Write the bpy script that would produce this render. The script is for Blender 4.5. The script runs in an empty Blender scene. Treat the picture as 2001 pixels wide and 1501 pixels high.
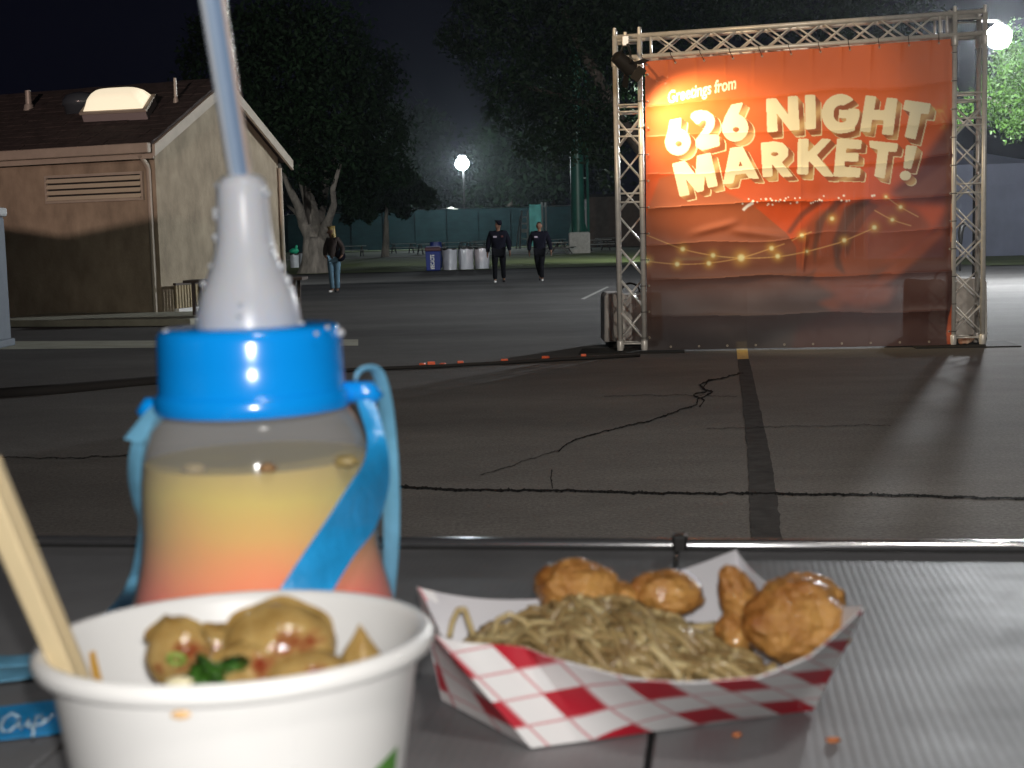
import bpy, bmesh, math, random
import numpy as np
from math import sin, cos, pi, radians, sqrt, atan2
from mathutils import Vector, Matrix, noise

random.seed(7)
rng = np.random.default_rng(11)
SC = bpy.context.scene
COL = SC.collection

# ------------------------------------------------------------------ camera
F_PX, CAM_H, ROLL = 2750.0, 1.19, math.atan(0.026)
PITCH = math.atan(280.5 / F_PX)
EYE = Vector((0, 0, CAM_H))
FWD = Vector((0, cos(PITCH), -sin(PITCH)))
_r0, _u0 = Vector((1, 0, 0)), Vector((0, sin(PITCH), cos(PITCH)))
RGT = _r0 * cos(ROLL) - _u0 * sin(ROLL)
UPV = _r0 * sin(ROLL) + _u0 * cos(ROLL)
cd = bpy.data.cameras.new("camera")
cam = bpy.data.objects.new("camera", cd)
COL.objects.link(cam)
cam.matrix_world = Matrix((
    (RGT.x, UPV.x, -FWD.x, EYE.x), (RGT.y, UPV.y, -FWD.y, EYE.y),
    (RGT.z, UPV.z, -FWD.z, EYE.z), (0, 0, 0, 1)))
cd.sensor_width = 36
cd.lens = 36 * F_PX / 2001
cd.clip_start, cd.clip_end = 0.02, 3000
cd.dof.use_dof = True
cd.dof.focus_distance = 14.5
cd.dof.aperture_fstop = 18
SC.camera = cam

# ------------------------------------------------------------------ night sky, exposure
w = bpy.data.worlds.new("World")
SC.world = w
w.use_nodes = True
nt = w.node_tree
bg = nt.nodes["Background"]
sky = nt.nodes.new("ShaderNodeTexSky")
sky.sky_type = 'NISHITA'
sky.sun_disc = False
sky.sun_elevation = radians(-6.0)
sky.sun_rotation = radians(180)
sky.air_density = 1.0
sky.ozone_density = 2.0
glow = nt.nodes.new("ShaderNodeMix")          # faint navy glow of the town on top of the night sky
glow.data_type = 'RGBA'
glow.blend_type = 'ADD'
glow.inputs[0].default_value = 1.0
nt.links.new(sky.outputs[0], glow.inputs[6])
glow.inputs[7].default_value = (0.0190, 0.0200, 0.048, 1)
nt.links.new(glow.outputs[2], bg.inputs[0])
bg.inputs[1].default_value = 0.10
SC.view_settings.view_transform = 'Standard'
SC.view_settings.look = 'None'
SC.view_settings.exposure = 0
SC.view_settings.gamma = 1
SC.view_settings.use_curve_mapping = False
SC.render.engine = 'CYCLES'
SC.cycles.use_denoising = True
SC.cycles.max_bounces = 8
SC.cycles.transparent_max_bounces = 12
SC.cycles.caustics_reflective = False
SC.cycles.caustics_refractive = False
SC.cycles.sample_clamp_indirect = 4.0


def ray(px, py):
    return FWD + RGT * ((px - 1000.5) / F_PX) - UPV * ((py - 750.5) / F_PX)


def at(px, py, D):
    """world point D metres in front of the camera (world Y = D)"""
    d = ray(px, py)
    return EYE + d * (D / d.y)


def G(px, py, z=0.0):
    d = ray(px, py)
    return EYE + d * ((z - CAM_H) / d.z)


def gy(px, D, z=0.0):
    """point on height z, D metres away, under picture column px"""
    p = at(px, 600, D)
    q = at(px, 400, D)
    t = (z - p.z) / (q.z - p.z)
    return p + (q - p) * t


def lamp(name, typ, loc, power, color, radius=0.1, aim=None, spot=None, blend=0.3):
    l = bpy.data.lights.new(name, typ)
    l.energy = power
    l.color = color
    l.shadow_soft_size = radius
    if typ == 'POINT':
        l.use_soft_falloff = False
    if typ == 'SPOT':
        l.spot_size = radians(spot)
        l.spot_blend = blend
    o = bpy.data.objects.new(name, l)
    COL.objects.link(o)
    o.location = loc
    if aim is not None:
        o.rotation_euler = (Vector(aim) - Vector(loc)).to_track_quat('-Z', 'Y').to_euler()
    return o


# ------------------------------------------------------------------ the place's lamps, and unseen fill lights added
FLOOD = at(1952, 72, 30.0)
STREET = at(903, 320, 150.0)
HEAD = at(1222, 126, 14.02)
CAN_AIM = (at(1400, 285, 14.55) - HEAD).normalized()
CAN = HEAD + CAN_AIM * 0.14
lamp("floodlight_beam", 'POINT', FLOOD, 7600, (0.95, 0.98, 1.0), 0.27)
lamp("street_lamp_beam", 'POINT', STREET, 9000, (0.82, 0.93, 1.0), 0.72)
lamp("stage_light_beam", 'SPOT', CAN, 350, (1.0, 0.76, 0.44), 0.05, aim=CAN + CAN_AIM, spot=88, blend=1.0)
lamp("banner_wash_light", 'SPOT', (-3.2, 5.0, 5.2), 2050, (1.0, 0.68, 0.36), 0.08, aim=at(1440, 190, 14.5), spot=16.5, blend=0.45)
lamp("tent_fill_light", 'POINT', (27, 43, 7.5), 2200, (0.85, 0.9, 1.0), 0.3)  # added out of view to brighten the tent roof and wall
lamp("table_fill_light", 'SPOT', (0.45, -0.7, 3.3), 62, (1.0, 0.95, 0.88), 0.12, aim=(0.1, 0.8, 0.95), spot=70, blend=0.8)  # unseen fill added above the table to lift tray and food
lamp("ground_fill_light", 'SPOT', (2.0, 1.5, 6.5), 1700, (1.0, 0.90, 0.80), 0.3, aim=(0.6, 9.0, 0), spot=88, blend=1.0)  # unseen fill added to brighten the asphalt in front of the banner
lamp("yard_light_behind_camera", 'SPOT', (-9.0, -16.0, 3.62), 21000, (1.0, 0.70, 0.62), 0.05, aim=(-7.5, 25, 2.6), spot=24, blend=0.3)
lamp("yard_light_behind_building", 'SPOT', (-14, 40, 4.8), 3600, (0.92, 0.97, 0.95), 0.2, aim=(-1, 60, 0), spot=85, blend=0.5)
lamp("lawn_fill_light", 'SPOT', (8, 68, 9), 5200, (0.88, 0.97, 0.92), 0.2, aim=(3, 77, 0), spot=140, blend=0.4)  # added lamp, hidden behind the banner, brightening lawn and green pole
lamp("truss_fill_light", 'SPOT', (5.0, -9, 7.0), 3900, (1.0, 0.90, 0.76), 0.4, aim=(2.4, 13, 1.0), spot=36, blend=0.7)  # unseen fill added to light the front of the truss
lamp("camera_flash", 'SPOT', EYE + RGT * 0.004 + UPV * 0.017 + FWD * 0.004, 11.5, (1.0, 0.97, 0.93), 0.004, aim=EYE + FWD * 1 + UPV * 0.05, spot=75, blend=0.6)


# ------------------------------------------------------------------ mesh helpers
ORG = {}


def org(o):
    return ORG.get(o.name, Vector((0, 0, 0)))


def tag(o, label=None, cat=None, group=None, kind=None):
    if label:
        o['label'] = label
    if cat:
        o['category'] = cat
    if group:
        o['group'] = group
    if kind:
        o['kind'] = kind
    return o


def thing(name, loc, label, cat, group=None, rz=0.0):
    o = bpy.data.objects.new(name, None)
    o.empty_display_size = 0.1
    COL.objects.link(o)
    o.location = loc
    o.rotation_euler = (0, 0, rz)
    ORG[o.name] = Vector(loc)
    return tag(o, label, cat, group)


class MB:
    def __init__(s):
        s.v, s.f = [], []

    def add(s, vs, fs):
        n = len(s.v)
        s.v.extend(tuple(v) for v in vs)
        s.f.extend(tuple(i + n for i in f) for f in fs)
        return s

    def obox(s, o, a, b, c):
        o, a, b, c = Vector(o), Vector(a), Vector(b), Vector(c)
        vs = [o, o + a, o + a + b, o + b, o + c, o + a + c, o + a + b + c, o + b + c]
        fs = [(0, 3, 2, 1), (4, 5, 6, 7), (0, 1, 5, 4), (1, 2, 6, 5), (2, 3, 7, 6), (3, 0, 4, 7)]
        if a.cross(b).dot(c) < 0:
            fs = [f[::-1] for f in fs]
        return s.add(vs, fs)

    def box(s, c, d, rz=0.0):
        c = Vector(c)
        m = Matrix.Rotation(rz, 3, 'Z')
        a, b, e = m @ Vector((d[0], 0, 0)), m @ Vector((0, d[1], 0)), Vector((0, 0, d[2]))
        return s.obox(c - (a + b + e) / 2, a, b, e)

    def path(s, pts, r, n=8, caps=True, flat=None):
        pts = [Vector(p) for p in pts]
        k = len(pts)
        rr = list(r) if hasattr(r, '__len__') else [r] * k
        tang = []
        for i in range(k):
            t = pts[min(i + 1, k - 1)] - pts[max(i - 1, 0)]
            tang.append(t.normalized() if t.length > 1e-9 else Vector((0, 0, 1)))
        up = Vector((0, 0, 1)) if abs(tang[0].z) < 0.9 else Vector((1, 0, 0))
        x = tang[0].cross(up).normalized()
        vs = []
        for i in range(k):
            t = tang[i]
            x = (x - t * x.dot(t)).normalized()
            y = t.cross(x)
            for j in range(n):
                a = 2 * pi * j / n
                vs.append(pts[i] + x * (cos(a) * rr[i]) + y * (sin(a) * rr[i]))
        fs = []
        for i in range(k - 1):
            for j in range(n):
                j2 = (j + 1) % n
                fs.append((i * n + j, i * n + j2, (i + 1) * n + j2, (i + 1) * n + j))
        if caps:
            fs.append(tuple(range(n))[::-1])
            fs.append(tuple((k - 1) * n + j for j in range(n)))
        return s.add(vs, fs)

    def tube(s, a, b, r0, r1=None, n=8):
        return s.path([a, b], [r0, r0 if r1 is None else r1], n)

    def lathe(s, prof, n=32, c=(0, 0, 0), M=None, cap0=True, cap1=True):
        c = Vector(c)
        vs, fs = [], []
        for (r, z) in prof:
            for j in range(n):
                a = 2 * pi * j / n
                p = Vector((cos(a) * r, sin(a) * r, z))
                vs.append(c + (M @ p if M is not None else p))
        for i in range(len(prof) - 1):
            for j in range(n):
                j2 = (j + 1) % n
                fs.append((i * n + j, i * n + j2, (i + 1) * n + j2, (i + 1) * n + j))
        if cap0:
            fs.append(tuple(range(n))[::-1])
        if cap1:
            fs.append(tuple((len(prof) - 1) * n + j for j in range(n)))
        return s.add(vs, fs)

    def grid(s, fn, nu, nv):
        vs = [fn(i / nu, j / nv) for j in range(nv + 1) for i in range(nu + 1)]
        fs = [(j * (nu + 1) + i, j * (nu + 1) + i + 1, (j + 1) * (nu + 1) + i + 1, (j + 1) * (nu + 1) + i)
              for j in range(nv) for i in range(nu)]
        return s.add(vs, fs)

    def ball(s, c, rad, nu=14, nv=8, M=None):
        c = Vector(c)
        rx, ry, rz = rad if hasattr(rad, '__len__') else (rad, rad, rad)
        vs = [c + (M @ Vector((0, 0, -rz)) if M else Vector((0, 0, -rz)))]
        for j in range(1, nv):
            b = -pi / 2 + pi * j / nv
            for i in range(nu):
                a = 2 * pi * i / nu
                p = Vector((rx * cos(a) * cos(b), ry * sin(a) * cos(b), rz * sin(b)))
                vs.append(c + (M @ p if M else p))
        vs.append(c + (M @ Vector((0, 0, rz)) if M else Vector((0, 0, rz))))
        fs = []
        for i in range(nu):
            fs.append((0, 1 + (i + 1) % nu, 1 + i))
        for j in range(nv - 2):
            for i in range(nu):
                i2 = (i + 1) % nu
                fs.append((1 + j * nu + i, 1 + j * nu + i2, 1 + (j + 1) * nu + i2, 1 + (j + 1) * nu + i))
        b0 = 1 + (nv - 2) * nu
        for i in range(nu):
            fs.append((b0 + i, b0 + (i + 1) % nu, len(vs) - 1))
        return s.add(vs, fs)

    def build(s, name, mat, parent=None, smooth=False, origin=None, bevel=0.0, local=False):
        o0 = Vector((0, 0, 0)) if local else (org(parent) if parent is not None else Vector(origin or (0, 0, 0)))
        me = bpy.data.meshes.new(name)
        me.from_pydata([(v[0] - o0.x, v[1] - o0.y, v[2] - o0.z) for v in s.v], [], s.f)
        me.update()
        if mat is not None:
            me.materials.append(mat)
        if smooth:
            me.polygons.foreach_set('use_smooth', [True] * len(me.polygons))
        ob = bpy.data.objects.new(name, me)
        COL.objects.link(ob)
        if parent is not None:
            ob.parent = parent
        elif not local:
            ob.location = o0
        ORG[ob.name] = o0.copy()
        if bevel:
            m = ob.modifiers.new("bevel", 'BEVEL')
            m.width = bevel
            m.segments = 2
            m.limit_method = 'ANGLE'
        if smooth == 'auto':
            me.polygons.foreach_set('use_smooth', [True] * len(me.polygons))
            try:
                me.set_sharp_from_angle(angle=radians(35))
            except Exception:
                pass
        return ob


def copy_tree(o, parent=None):
    c = o.copy()
    COL.objects.link(c)
    if parent is not None:
        c.parent = parent
    for ch in [q for q in COL.objects if q.parent is o]:
        copy_tree(ch, c)
    return c


# ------------------------------------------------------------------ materials
def node(nt, typ, **kw):
    n = nt.nodes.new(typ)
    for k, v in kw.items():
        setattr(n, k, v)
    return n


def mat(name, col, rough=0.6, metal=0.0, vary=0.0, vscale=6.0, bump=0.0, bscale=40.0, stretch=None,
        emit=None, estr=0.0, spec=0.5, coat=0.0, trans=0.0, sss=0.0, col2=None, detail=6.0, alpha_mix=0.0, translucent=0.0):
    m = bpy.data.materials.new(name)
    m.use_nodes = True
    nt = m.node_tree
    p = nt.nodes["Principled BSDF"]
    c4 = (*col, 1)
    p.inputs["Base Color"].default_value = c4
    p.inputs["Roughness"].default_value = rough
    p.inputs["Metallic"].default_value = metal
    p.inputs["Specular IOR Level"].default_value = spec
    p.inputs["Coat Weight"].default_value = coat
    p.inputs["Coat Roughness"].default_value = 0.08
    p.inputs["Transmission Weight"].default_value = trans
    if sss:
        p.inputs["Subsurface Weight"].default_value = sss
        p.inputs["Subsurface Radius"].default_value = (0.012, 0.007, 0.004)
        p.inputs["Subsurface Scale"].default_value = 0.6
    if emit:
        p.inputs["Emission Color"].default_value = (*emit, 1)
        p.inputs["Emission Strength"].default_value = estr
    tc = node(nt, "ShaderNodeTexCoord")
    mp = node(nt, "ShaderNodeMapping")
    nt.links.new(tc.outputs["Object"], mp.inputs[0])
    if stretch:
        mp.inputs["Scale"].default_value = stretch
    if vary or col2:
        n1 = node(nt, "ShaderNodeTexNoise")
        n1.inputs["Scale"].default_value = vscale
        n1.inputs["Detail"].default_value = detail
        n1.inputs["Roughness"].default_value = 0.62
        nt.links.new(mp.outputs[0], n1.inputs["Vector"])
        rmp = node(nt, "ShaderNodeValToRGB")
        e = rmp.color_ramp.elements
        e[0].position, e[1].position = 0.32, 0.70
        b = col2 if col2 else tuple(c * (1 + vary) for c in col)
        a = col if col2 else tuple(c * (1 - vary) for c in col)
        e[0].color, e[1].color = (*a, 1), (*b, 1)
        nt.links.new(n1.outputs[0], rmp.inputs[0])
        nt.links.new(rmp.outputs[0], p.inputs["Base Color"])
    if bump:
        n2 = node(nt, "ShaderNodeTexNoise")
        n2.inputs["Scale"].default_value = bscale
        n2.inputs["Detail"].default_value = 5
        nt.links.new(mp.outputs[0], n2.inputs["Vector"])
        bp = node(nt, "ShaderNodeBump")
        bp.inputs["Strength"].default_value = bump
        bp.inputs["Distance"].default_value = 0.01
        nt.links.new(n2.outputs[0], bp.inputs["Height"])
        nt.links.new(bp.outputs[0], p.inputs["Normal"])
    out = nt.nodes["Material Output"]
    last = p
    if translucent:
        tl = node(nt, "ShaderNodeBsdfTranslucent")
        tl.inputs[0].default_value = c4
        if vary or col2:
            nt.links.new(rmp.outputs[0], tl.inputs[0])
        mx = node(nt, "ShaderNodeMixShader")
        mx.inputs[0].default_value = translucent
        nt.links.new(last.outputs[0], mx.inputs[1])
        nt.links.new(tl.outputs[0], mx.inputs[2])
        last = mx
    if alpha_mix:
        tr = node(nt, "ShaderNodeBsdfTransparent")
        mx = node(nt, "ShaderNodeMixShader")
        mx.inputs[0].default_value = alpha_mix
        nt.links.new(last.outputs[0], mx.inputs[1])
        nt.links.new(tr.outputs[0], mx.inputs[2])
        last = mx
    nt.links.new(last.outputs[0], out.inputs[0])
    return m


M = {}
M['stucco'] = mat('stucco', (0.33, 0.28, 0.205), 0.95, vary=0.26, vscale=2.6, bump=0.9, bscale=34, stretch=(1, 1, 0.6))
M['shingle'] = mat('shingle', (0.055, 0.045, 0.042), 0.95, vary=0.4, vscale=5, bump=0.5, bscale=50)
M['trim'] = mat('painted_trim', (0.42, 0.38, 0.31), 0.6, vary=0.1, vscale=4)
M['vent_slat'] = mat('vent_paint', (0.66, 0.62, 0.48), 0.5)
M['dark_gap'] = mat('dark_recess', (0.02, 0.02, 0.02), 0.9)
M['skylight'] = mat('skylight_dome', (0.8, 0.72, 0.55), 0.4, emit=(1.0, 0.86, 0.62), estr=0.85)
M['skyframe'] = mat('skylight_frame', (0.33, 0.30, 0.30), 0.45)
M['dome_vent'] = mat('dome_vent', (0.06, 0.075, 0.09), 0.25)
M['galv'] = mat('galvanised', (0.5, 0.48, 0.42), 0.5, metal=0.3)
M['alu'] = mat('truss_aluminium', (0.68, 0.67, 0.64), 0.36, metal=0.2, vary=0.12, vscale=14)
M['steel_dark'] = mat('dark_steel', (0.030, 0.029, 0.027), 0.85, spec=0.1)
M['concrete'] = mat('concrete', (0.52, 0.51, 0.49), 0.9, vary=0.18, vscale=5, bump=0.3, bscale=30)
M['black_plastic'] = mat('black_plastic', (0.018, 0.017, 0.016), 0.45)
M['tie'] = mat('black_tie', (0.02, 0.02, 0.02), 0.5)
M['grommet'] = mat('grommet', (0.42, 0.36, 0.28), 0.5, metal=0.4)
M['rope'] = mat('black_rope', (0.015, 0.014, 0.014), 0.8)
M['orange_tab'] = mat('orange_tab', (0.85, 0.14, 0.05), 0.5, vary=0.2, vscale=20)
M['toilet'] = mat('grey_blue_plastic', (0.16, 0.19, 0.23), 0.5, vary=0.1, vscale=5)
M['toilet_white'] = mat('white_plastic_roof', (0.55, 0.57, 0.57), 0.5)
M['bark'] = mat('bark', (0.19, 0.165, 0.14), 0.95, vary=0.5, vscale=5, bump=1.0, bscale=12, stretch=(1, 1, 0.25))
M['bark_dark'] = mat('bark_dark', (0.09, 0.075, 0.06), 0.95, vary=0.3, vscale=5, bump=0.6, bscale=12, stretch=(1, 1, 0.25))
M['leaf'] = mat('leaf_dark', (0.008, 0.021, 0.007), 0.7, spec=0.15, vary=0.6, vscale=0.5, translucent=0.3)
M['leaf_b'] = mat('leaf_mid', (0.012, 0.028, 0.010), 0.6, spec=0.25, vary=0.6, vscale=0.8, translucent=0.3)
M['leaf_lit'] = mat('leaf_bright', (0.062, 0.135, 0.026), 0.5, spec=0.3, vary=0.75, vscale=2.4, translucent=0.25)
M['windscreen'] = mat('green_windscreen', (0.015, 0.034, 0.036), 0.85, spec=0.1, vary=0.3, vscale=0.8, stretch=(1, 1, 3), bump=0.2, bscale=3, translucent=0.55)
M['windscreen_lit'] = mat('lit_windscreen', (0.06, 0.19, 0.17), 0.8, vary=0.2, vscale=1.2, translucent=0.6)  # lighter copy for the gate panel, its lamplight put into the colour
M['post'] = mat('fence_post_metal', (0.45, 0.47, 0.46), 0.4, metal=0.5)
M['green_paint'] = mat('green_painted_steel', (0.012, 0.10, 0.075), 0.4, vary=0.2, vscale=2)
M['white_paint'] = mat('white_paint', (0.75, 0.75, 0.73), 0.5)
M['grey_wood'] = mat('weathered_planks', (0.34, 0.34, 0.32), 0.7, vary=0.2, vscale=8, stretch=(1, 6, 1))
M['table_leg'] = mat('table_leg', (0.07, 0.07, 0.065), 0.6)
M['bin_blue'] = mat('blue_bin_plastic', (0.012, 0.03, 0.19), 0.4, vary=0.15, vscale=6)
M['bin_lid'] = mat('maroon_lid', (0.07, 0.022, 0.03), 0.5)
M['white_film'] = mat('white_plastic_film', (0.62, 0.63, 0.68), 0.22, vary=0.12, vscale=6, bump=0.5, bscale=9, stretch=(1, 1, 0.3))
M['bag_green'] = mat('green_bag', (0.02, 0.45, 0.25), 0.4, bump=0.4, bscale=20)
M['brown_wall'] = mat('brown_wall', (0.13, 0.10, 0.08), 0.95, vary=0.25, vscale=1.5, bump=0.4, bscale=12)
M['tent'] = mat('tent_canvas', (0.44, 0.46, 0.58), 0.75, vary=0.08, vscale=1.2, bump=0.3, bscale=2, translucent=0.25)
M['pale_canvas'] = mat('pale_canopy_canvas', (0.30, 0.29, 0.24), 0.8, vary=0.1, vscale=2)
M['brown_wood'] = mat('dark_brown_wood', (0.075, 0.055, 0.045), 0.6, vary=0.3, vscale=6)
M['tan_slat'] = mat('tan_slat', (0.33, 0.27, 0.16), 0.7, vary=0.15, vscale=8)
M['kerb'] = mat('kerb_concrete', (0.34, 0.34, 0.27), 0.9, vary=0.2, vscale=2.5, bump=0.3, bscale=30)
M['yellow_paint'] = mat('worn_yellow_paint', (0.46, 0.34, 0.09), 0.7, vary=0.25, vscale=12)
M['white_line'] = mat('worn_white_paint', (0.3, 0.3, 0.28), 0.8, vary=0.3, vscale=4)
M['black_seal'] = mat('blacked_out_marking', (0.040, 0.040, 0.041), 0.95, spec=0.05, vary=0.3, vscale=9, bump=0.25, bscale=70)
M['crack'] = mat('tar_crack', (0.010, 0.010, 0.010), 0.95, spec=0.03)
M['lamp_glass'] = mat('lamp_glass', (0.9, 0.9, 0.9), 0.3, emit=(0.90, 0.96, 1.0), estr=60)
M['skin'] = mat('skin', (0.16, 0.09, 0.06), 0.6, spec=0.2)
M['navy'] = mat('navy_uniform', (0.007, 0.007, 0.013), 0.9, spec=0.06, vary=0.3, vscale=8)
M['black_cloth'] = mat('black_trousers', (0.006, 0.006, 0.008), 0.9, spec=0.06)
M['shoe'] = mat('dark_shoe', (0.02, 0.02, 0.02), 0.4)
M['shoe_white'] = mat('white_shoe', (0.6, 0.6, 0.58), 0.5)
M['hair_dark'] = mat('dark_hair', (0.012, 0.009, 0.007), 0.5)
M['hair_blond'] = mat('blond_hair', (0.26, 0.19, 0.055), 0.5, vary=0.4, vscale=20, stretch=(1, 1, 0.2))
M['brown_top'] = mat('dark_brown_top', (0.035, 0.024, 0.020), 0.85, vary=0.3, vscale=8)
M['jeans'] = mat('blue_jeans', (0.11, 0.21, 0.29), 0.85, vary=0.25, vscale=7)
M['grey_patch'] = mat('grey_patch', (0.35, 0.3, 0.36), 0.7)


def ground_material():
    m = bpy.data.materials.new('asphalt')
    m.use_nodes = True
    nt = m.node_tree
    p = nt.nodes["Principled BSDF"]
    geo = node(nt, "ShaderNodeNewGeometry")

    def nz(scale, st, det=6, rough=0.6):
        mp = node(nt, "ShaderNodeMapping")
        mp.inputs["Scale"].default_value = st
        nt.links.new(geo.outputs["Position"], mp.inputs[0])
        n = node(nt, "ShaderNodeTexNoise")
        n.inputs["Scale"].default_value = scale
        n.inputs["Detail"].default_value = det
        n.inputs["Roughness"].default_value = rough
        nt.links.new(mp.outputs[0], n.inputs["Vector"])
        return n
    big = nz(0.35, (0.5, 1.3, 1), 5)
    streak = nz(2.2, (1.0, 1.25, 1), 10, 0.8)
    fine = nz(55, (1, 0.8, 1), 6, 0.85)
    r1 = node(nt, "ShaderNodeValToRGB")
    r1.color_ramp.elements[0].position, r1.color_ramp.elements[1].position = 0.30, 0.72
    r1.color_ramp.elements[0].color = (0.060, 0.059, 0.058, 1)
    r1.color_ramp.elements[1].color = (0.118, 0.115, 0.112, 1)
    nt.links.new(big.outputs[0], r1.inputs[0])
    r2 = node(nt, "ShaderNodeMapRange")
    r2.inputs[1].default_value, r2.inputs[2].default_value = 0.25, 0.75
    r2.inputs[3].default_value, r2.inputs[4].default_value = 0.80, 1.22
    nt.links.new(streak.outputs[0], r2.inputs[0])
    r3 = node(nt, "ShaderNodeMapRange")
    r3.inputs[1].default_value, r3.inputs[2].default_value = 0.25, 0.75
    r3.inputs[3].default_value, r3.inputs[4].default_value = 0.25, 1.85
    nt.links.new(fine.outputs[0], r3.inputs[0])
    mu = node(nt, "ShaderNodeMath", operation='MULTIPLY')
    nt.links.new(r2.outputs[0], mu.inputs[0])
    nt.links.new(r3.outputs[0], mu.inputs[1])
    mx = node(nt, "ShaderNodeVectorMath", operation='SCALE')
    nt.links.new(r1.outputs[0], mx.inputs[0])
    nt.links.new(mu.outputs[0], mx.inputs["Scale"])
    nt.links.new(mx.outputs[0], p.inputs["Base Color"])
    p.inputs["Roughness"].default_value = 0.85
    p.inputs["Specular IOR Level"].default_value = 0.22
    ad = node(nt, "ShaderNodeMath", operation='ADD')
    nt.links.new(streak.outputs[0], ad.inputs[0])
    nt.links.new(fine.outputs[0], ad.inputs[1])
    bp = node(nt, "ShaderNodeBump")
    bp.inputs["Strength"].default_value = 0.55
    bp.inputs["Distance"].default_value = 0.012
    nt.links.new(ad.outputs[0], bp.inputs["Height"])
    nt.links.new(bp.outputs[0], p.inputs["Normal"])
    return m


M['asphalt'] = ground_material()
M['lawn'] = mat('lawn_grass', (0.070, 0.100, 0.026), 0.9, col2=(0.16, 0.185, 0.065), vscale=0.6, bump=0.8, bscale=6, stretch=(0.4, 1, 1))
M['path'] = mat('pale_path', (0.28, 0.27, 0.2), 0.9, vary=0.2, vscale=1)

# ------------------------------------------------------------------ ground
g = MB()
g.grid(lambda u, v: (-260 + 520 * u, -60 + 460 * v, 0), 6, 6)
tag(g.build('ground', M['asphalt']), kind='structure', label='dark worn asphalt of the car park')


def lawn_z(y):
    return 0.03 + 0.0062 * max(0.0, y - 65)


lw = MB()
def lawnpt(u, v):
    x = -75 + 190 * u
    y0 = 58.5 + 0.012 * x + 0.5 * sin(x * 0.35) * 0.6 + 0.25 * sin(x * 1.7) if x < 12 else 56.5 + 0.2 * sin(x * 0.9)
    if x > 14:
        y0 = 44.0 + 0.1 * sin(x)
    y = y0 + (230 - y0) * v ** 1.6
    return (x, y, lawn_z(y))
lw.grid(lawnpt, 190, 40)
tag(lw.build('lawn', M['lawn']), kind='structure', label='dim grass lawn beyond the asphalt')

pt = MB()
def pathpt(u, v):
    x = -40 + 46 * u
    y = 97 + 0.05 * x + 4.5 * v
    return (x, y, lawn_z(y) + 0.015)
pt.grid(pathpt, 20, 2)
tag(pt.build('path', M['path']), kind='structure', label='pale path crossing the lawn')


def sheet(name, mat_, pix, z, label=None, kind='structure'):
    b = MB()
    b.add([G(x, y, z) for x, y in pix], [tuple(range(len(pix)))])
    o = b.build(name, mat_)
    return tag(o, label, kind=kind)


# raised pavement in front of the building, pale strip on the asphalt
pv = MB()
for (xa, ya, xb, yb, h) in (((-60), 640, 372, 637, 0.11),):
    a, b = G(xa, ya), G(xb, yb)
    pv.obox(a, b - a, Vector((0.6, 2.2, 0)), Vector((0, 0, h)))
tag(pv.build('pavement', M['kerb'], bevel=0.012), kind='structure', label='pale raised pavement along the building')
gs = MB()
a, b, c, d = G(-60, 684), G(700, 676), G(700, 664), G(-60, 668)
gs.add([p + Vector((0, 0, 0.004)) for p in (a, b, c, d)], [(0, 1, 2, 3)])
tag(gs.build('pale_strip', M['kerb']), kind='structure', label='pale strip across the asphalt')

# painted and blacked-out markings
def ragged(L_, R__, seed):
    """outline with worn, uneven edges between two border lines given top to bottom"""
    r = random.Random(seed)
    def walk(P, s):
        out = []
        for (x0, y0), (x1, y1) in zip(P[:-1], P[1:]):
            n = max(3, int((y1 - y0) / 5))
            for k in range(n):
                t = k / n
                y = y0 + (y1 - y0) * t
                a = 1.0 + (y - 700) / 160
                out.append((x0 + (x1 - x0) * t + a * (1.1 * noise.noise(Vector((y * .06, s, 0))) + 1.0 * noise.noise(Vector((y * .3, s, 4))) + r.uniform(-.25, .25)), y))
        return out + [P[-1]]
    return walk(L_, seed) + walk(R__, seed + 9.3)[::-1]


_o = ragged([(1441, 703), (1455, 820), (1461, 900), (1468, 1075)], [(1464, 702), (1491, 820), (1508, 900), (1532, 1075)], 2)
_n = len(_o) // 2
_b = MB()
_b.add([G(x, y, 0.004) for x, y in _o], [(i, 2 * _n - 1 - i, 2 * _n - 2 - i, i + 1) for i in range(_n - 1)])
tag(_b.build('road_marking', M['black_seal']), 'old marking painted over in black', kind='structure')
sheet('road_marking', M['yellow_paint'], [(1438, 668), (1459, 667), (1463, 701), (1441, 702)], 0.004, 'short worn yellow marking')
sheet('road_marking', M['white_line'], [(1135, 584), (1142, 585), (1190, 561), (1186, 560)], 0.004, 'faint white bay line')


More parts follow.
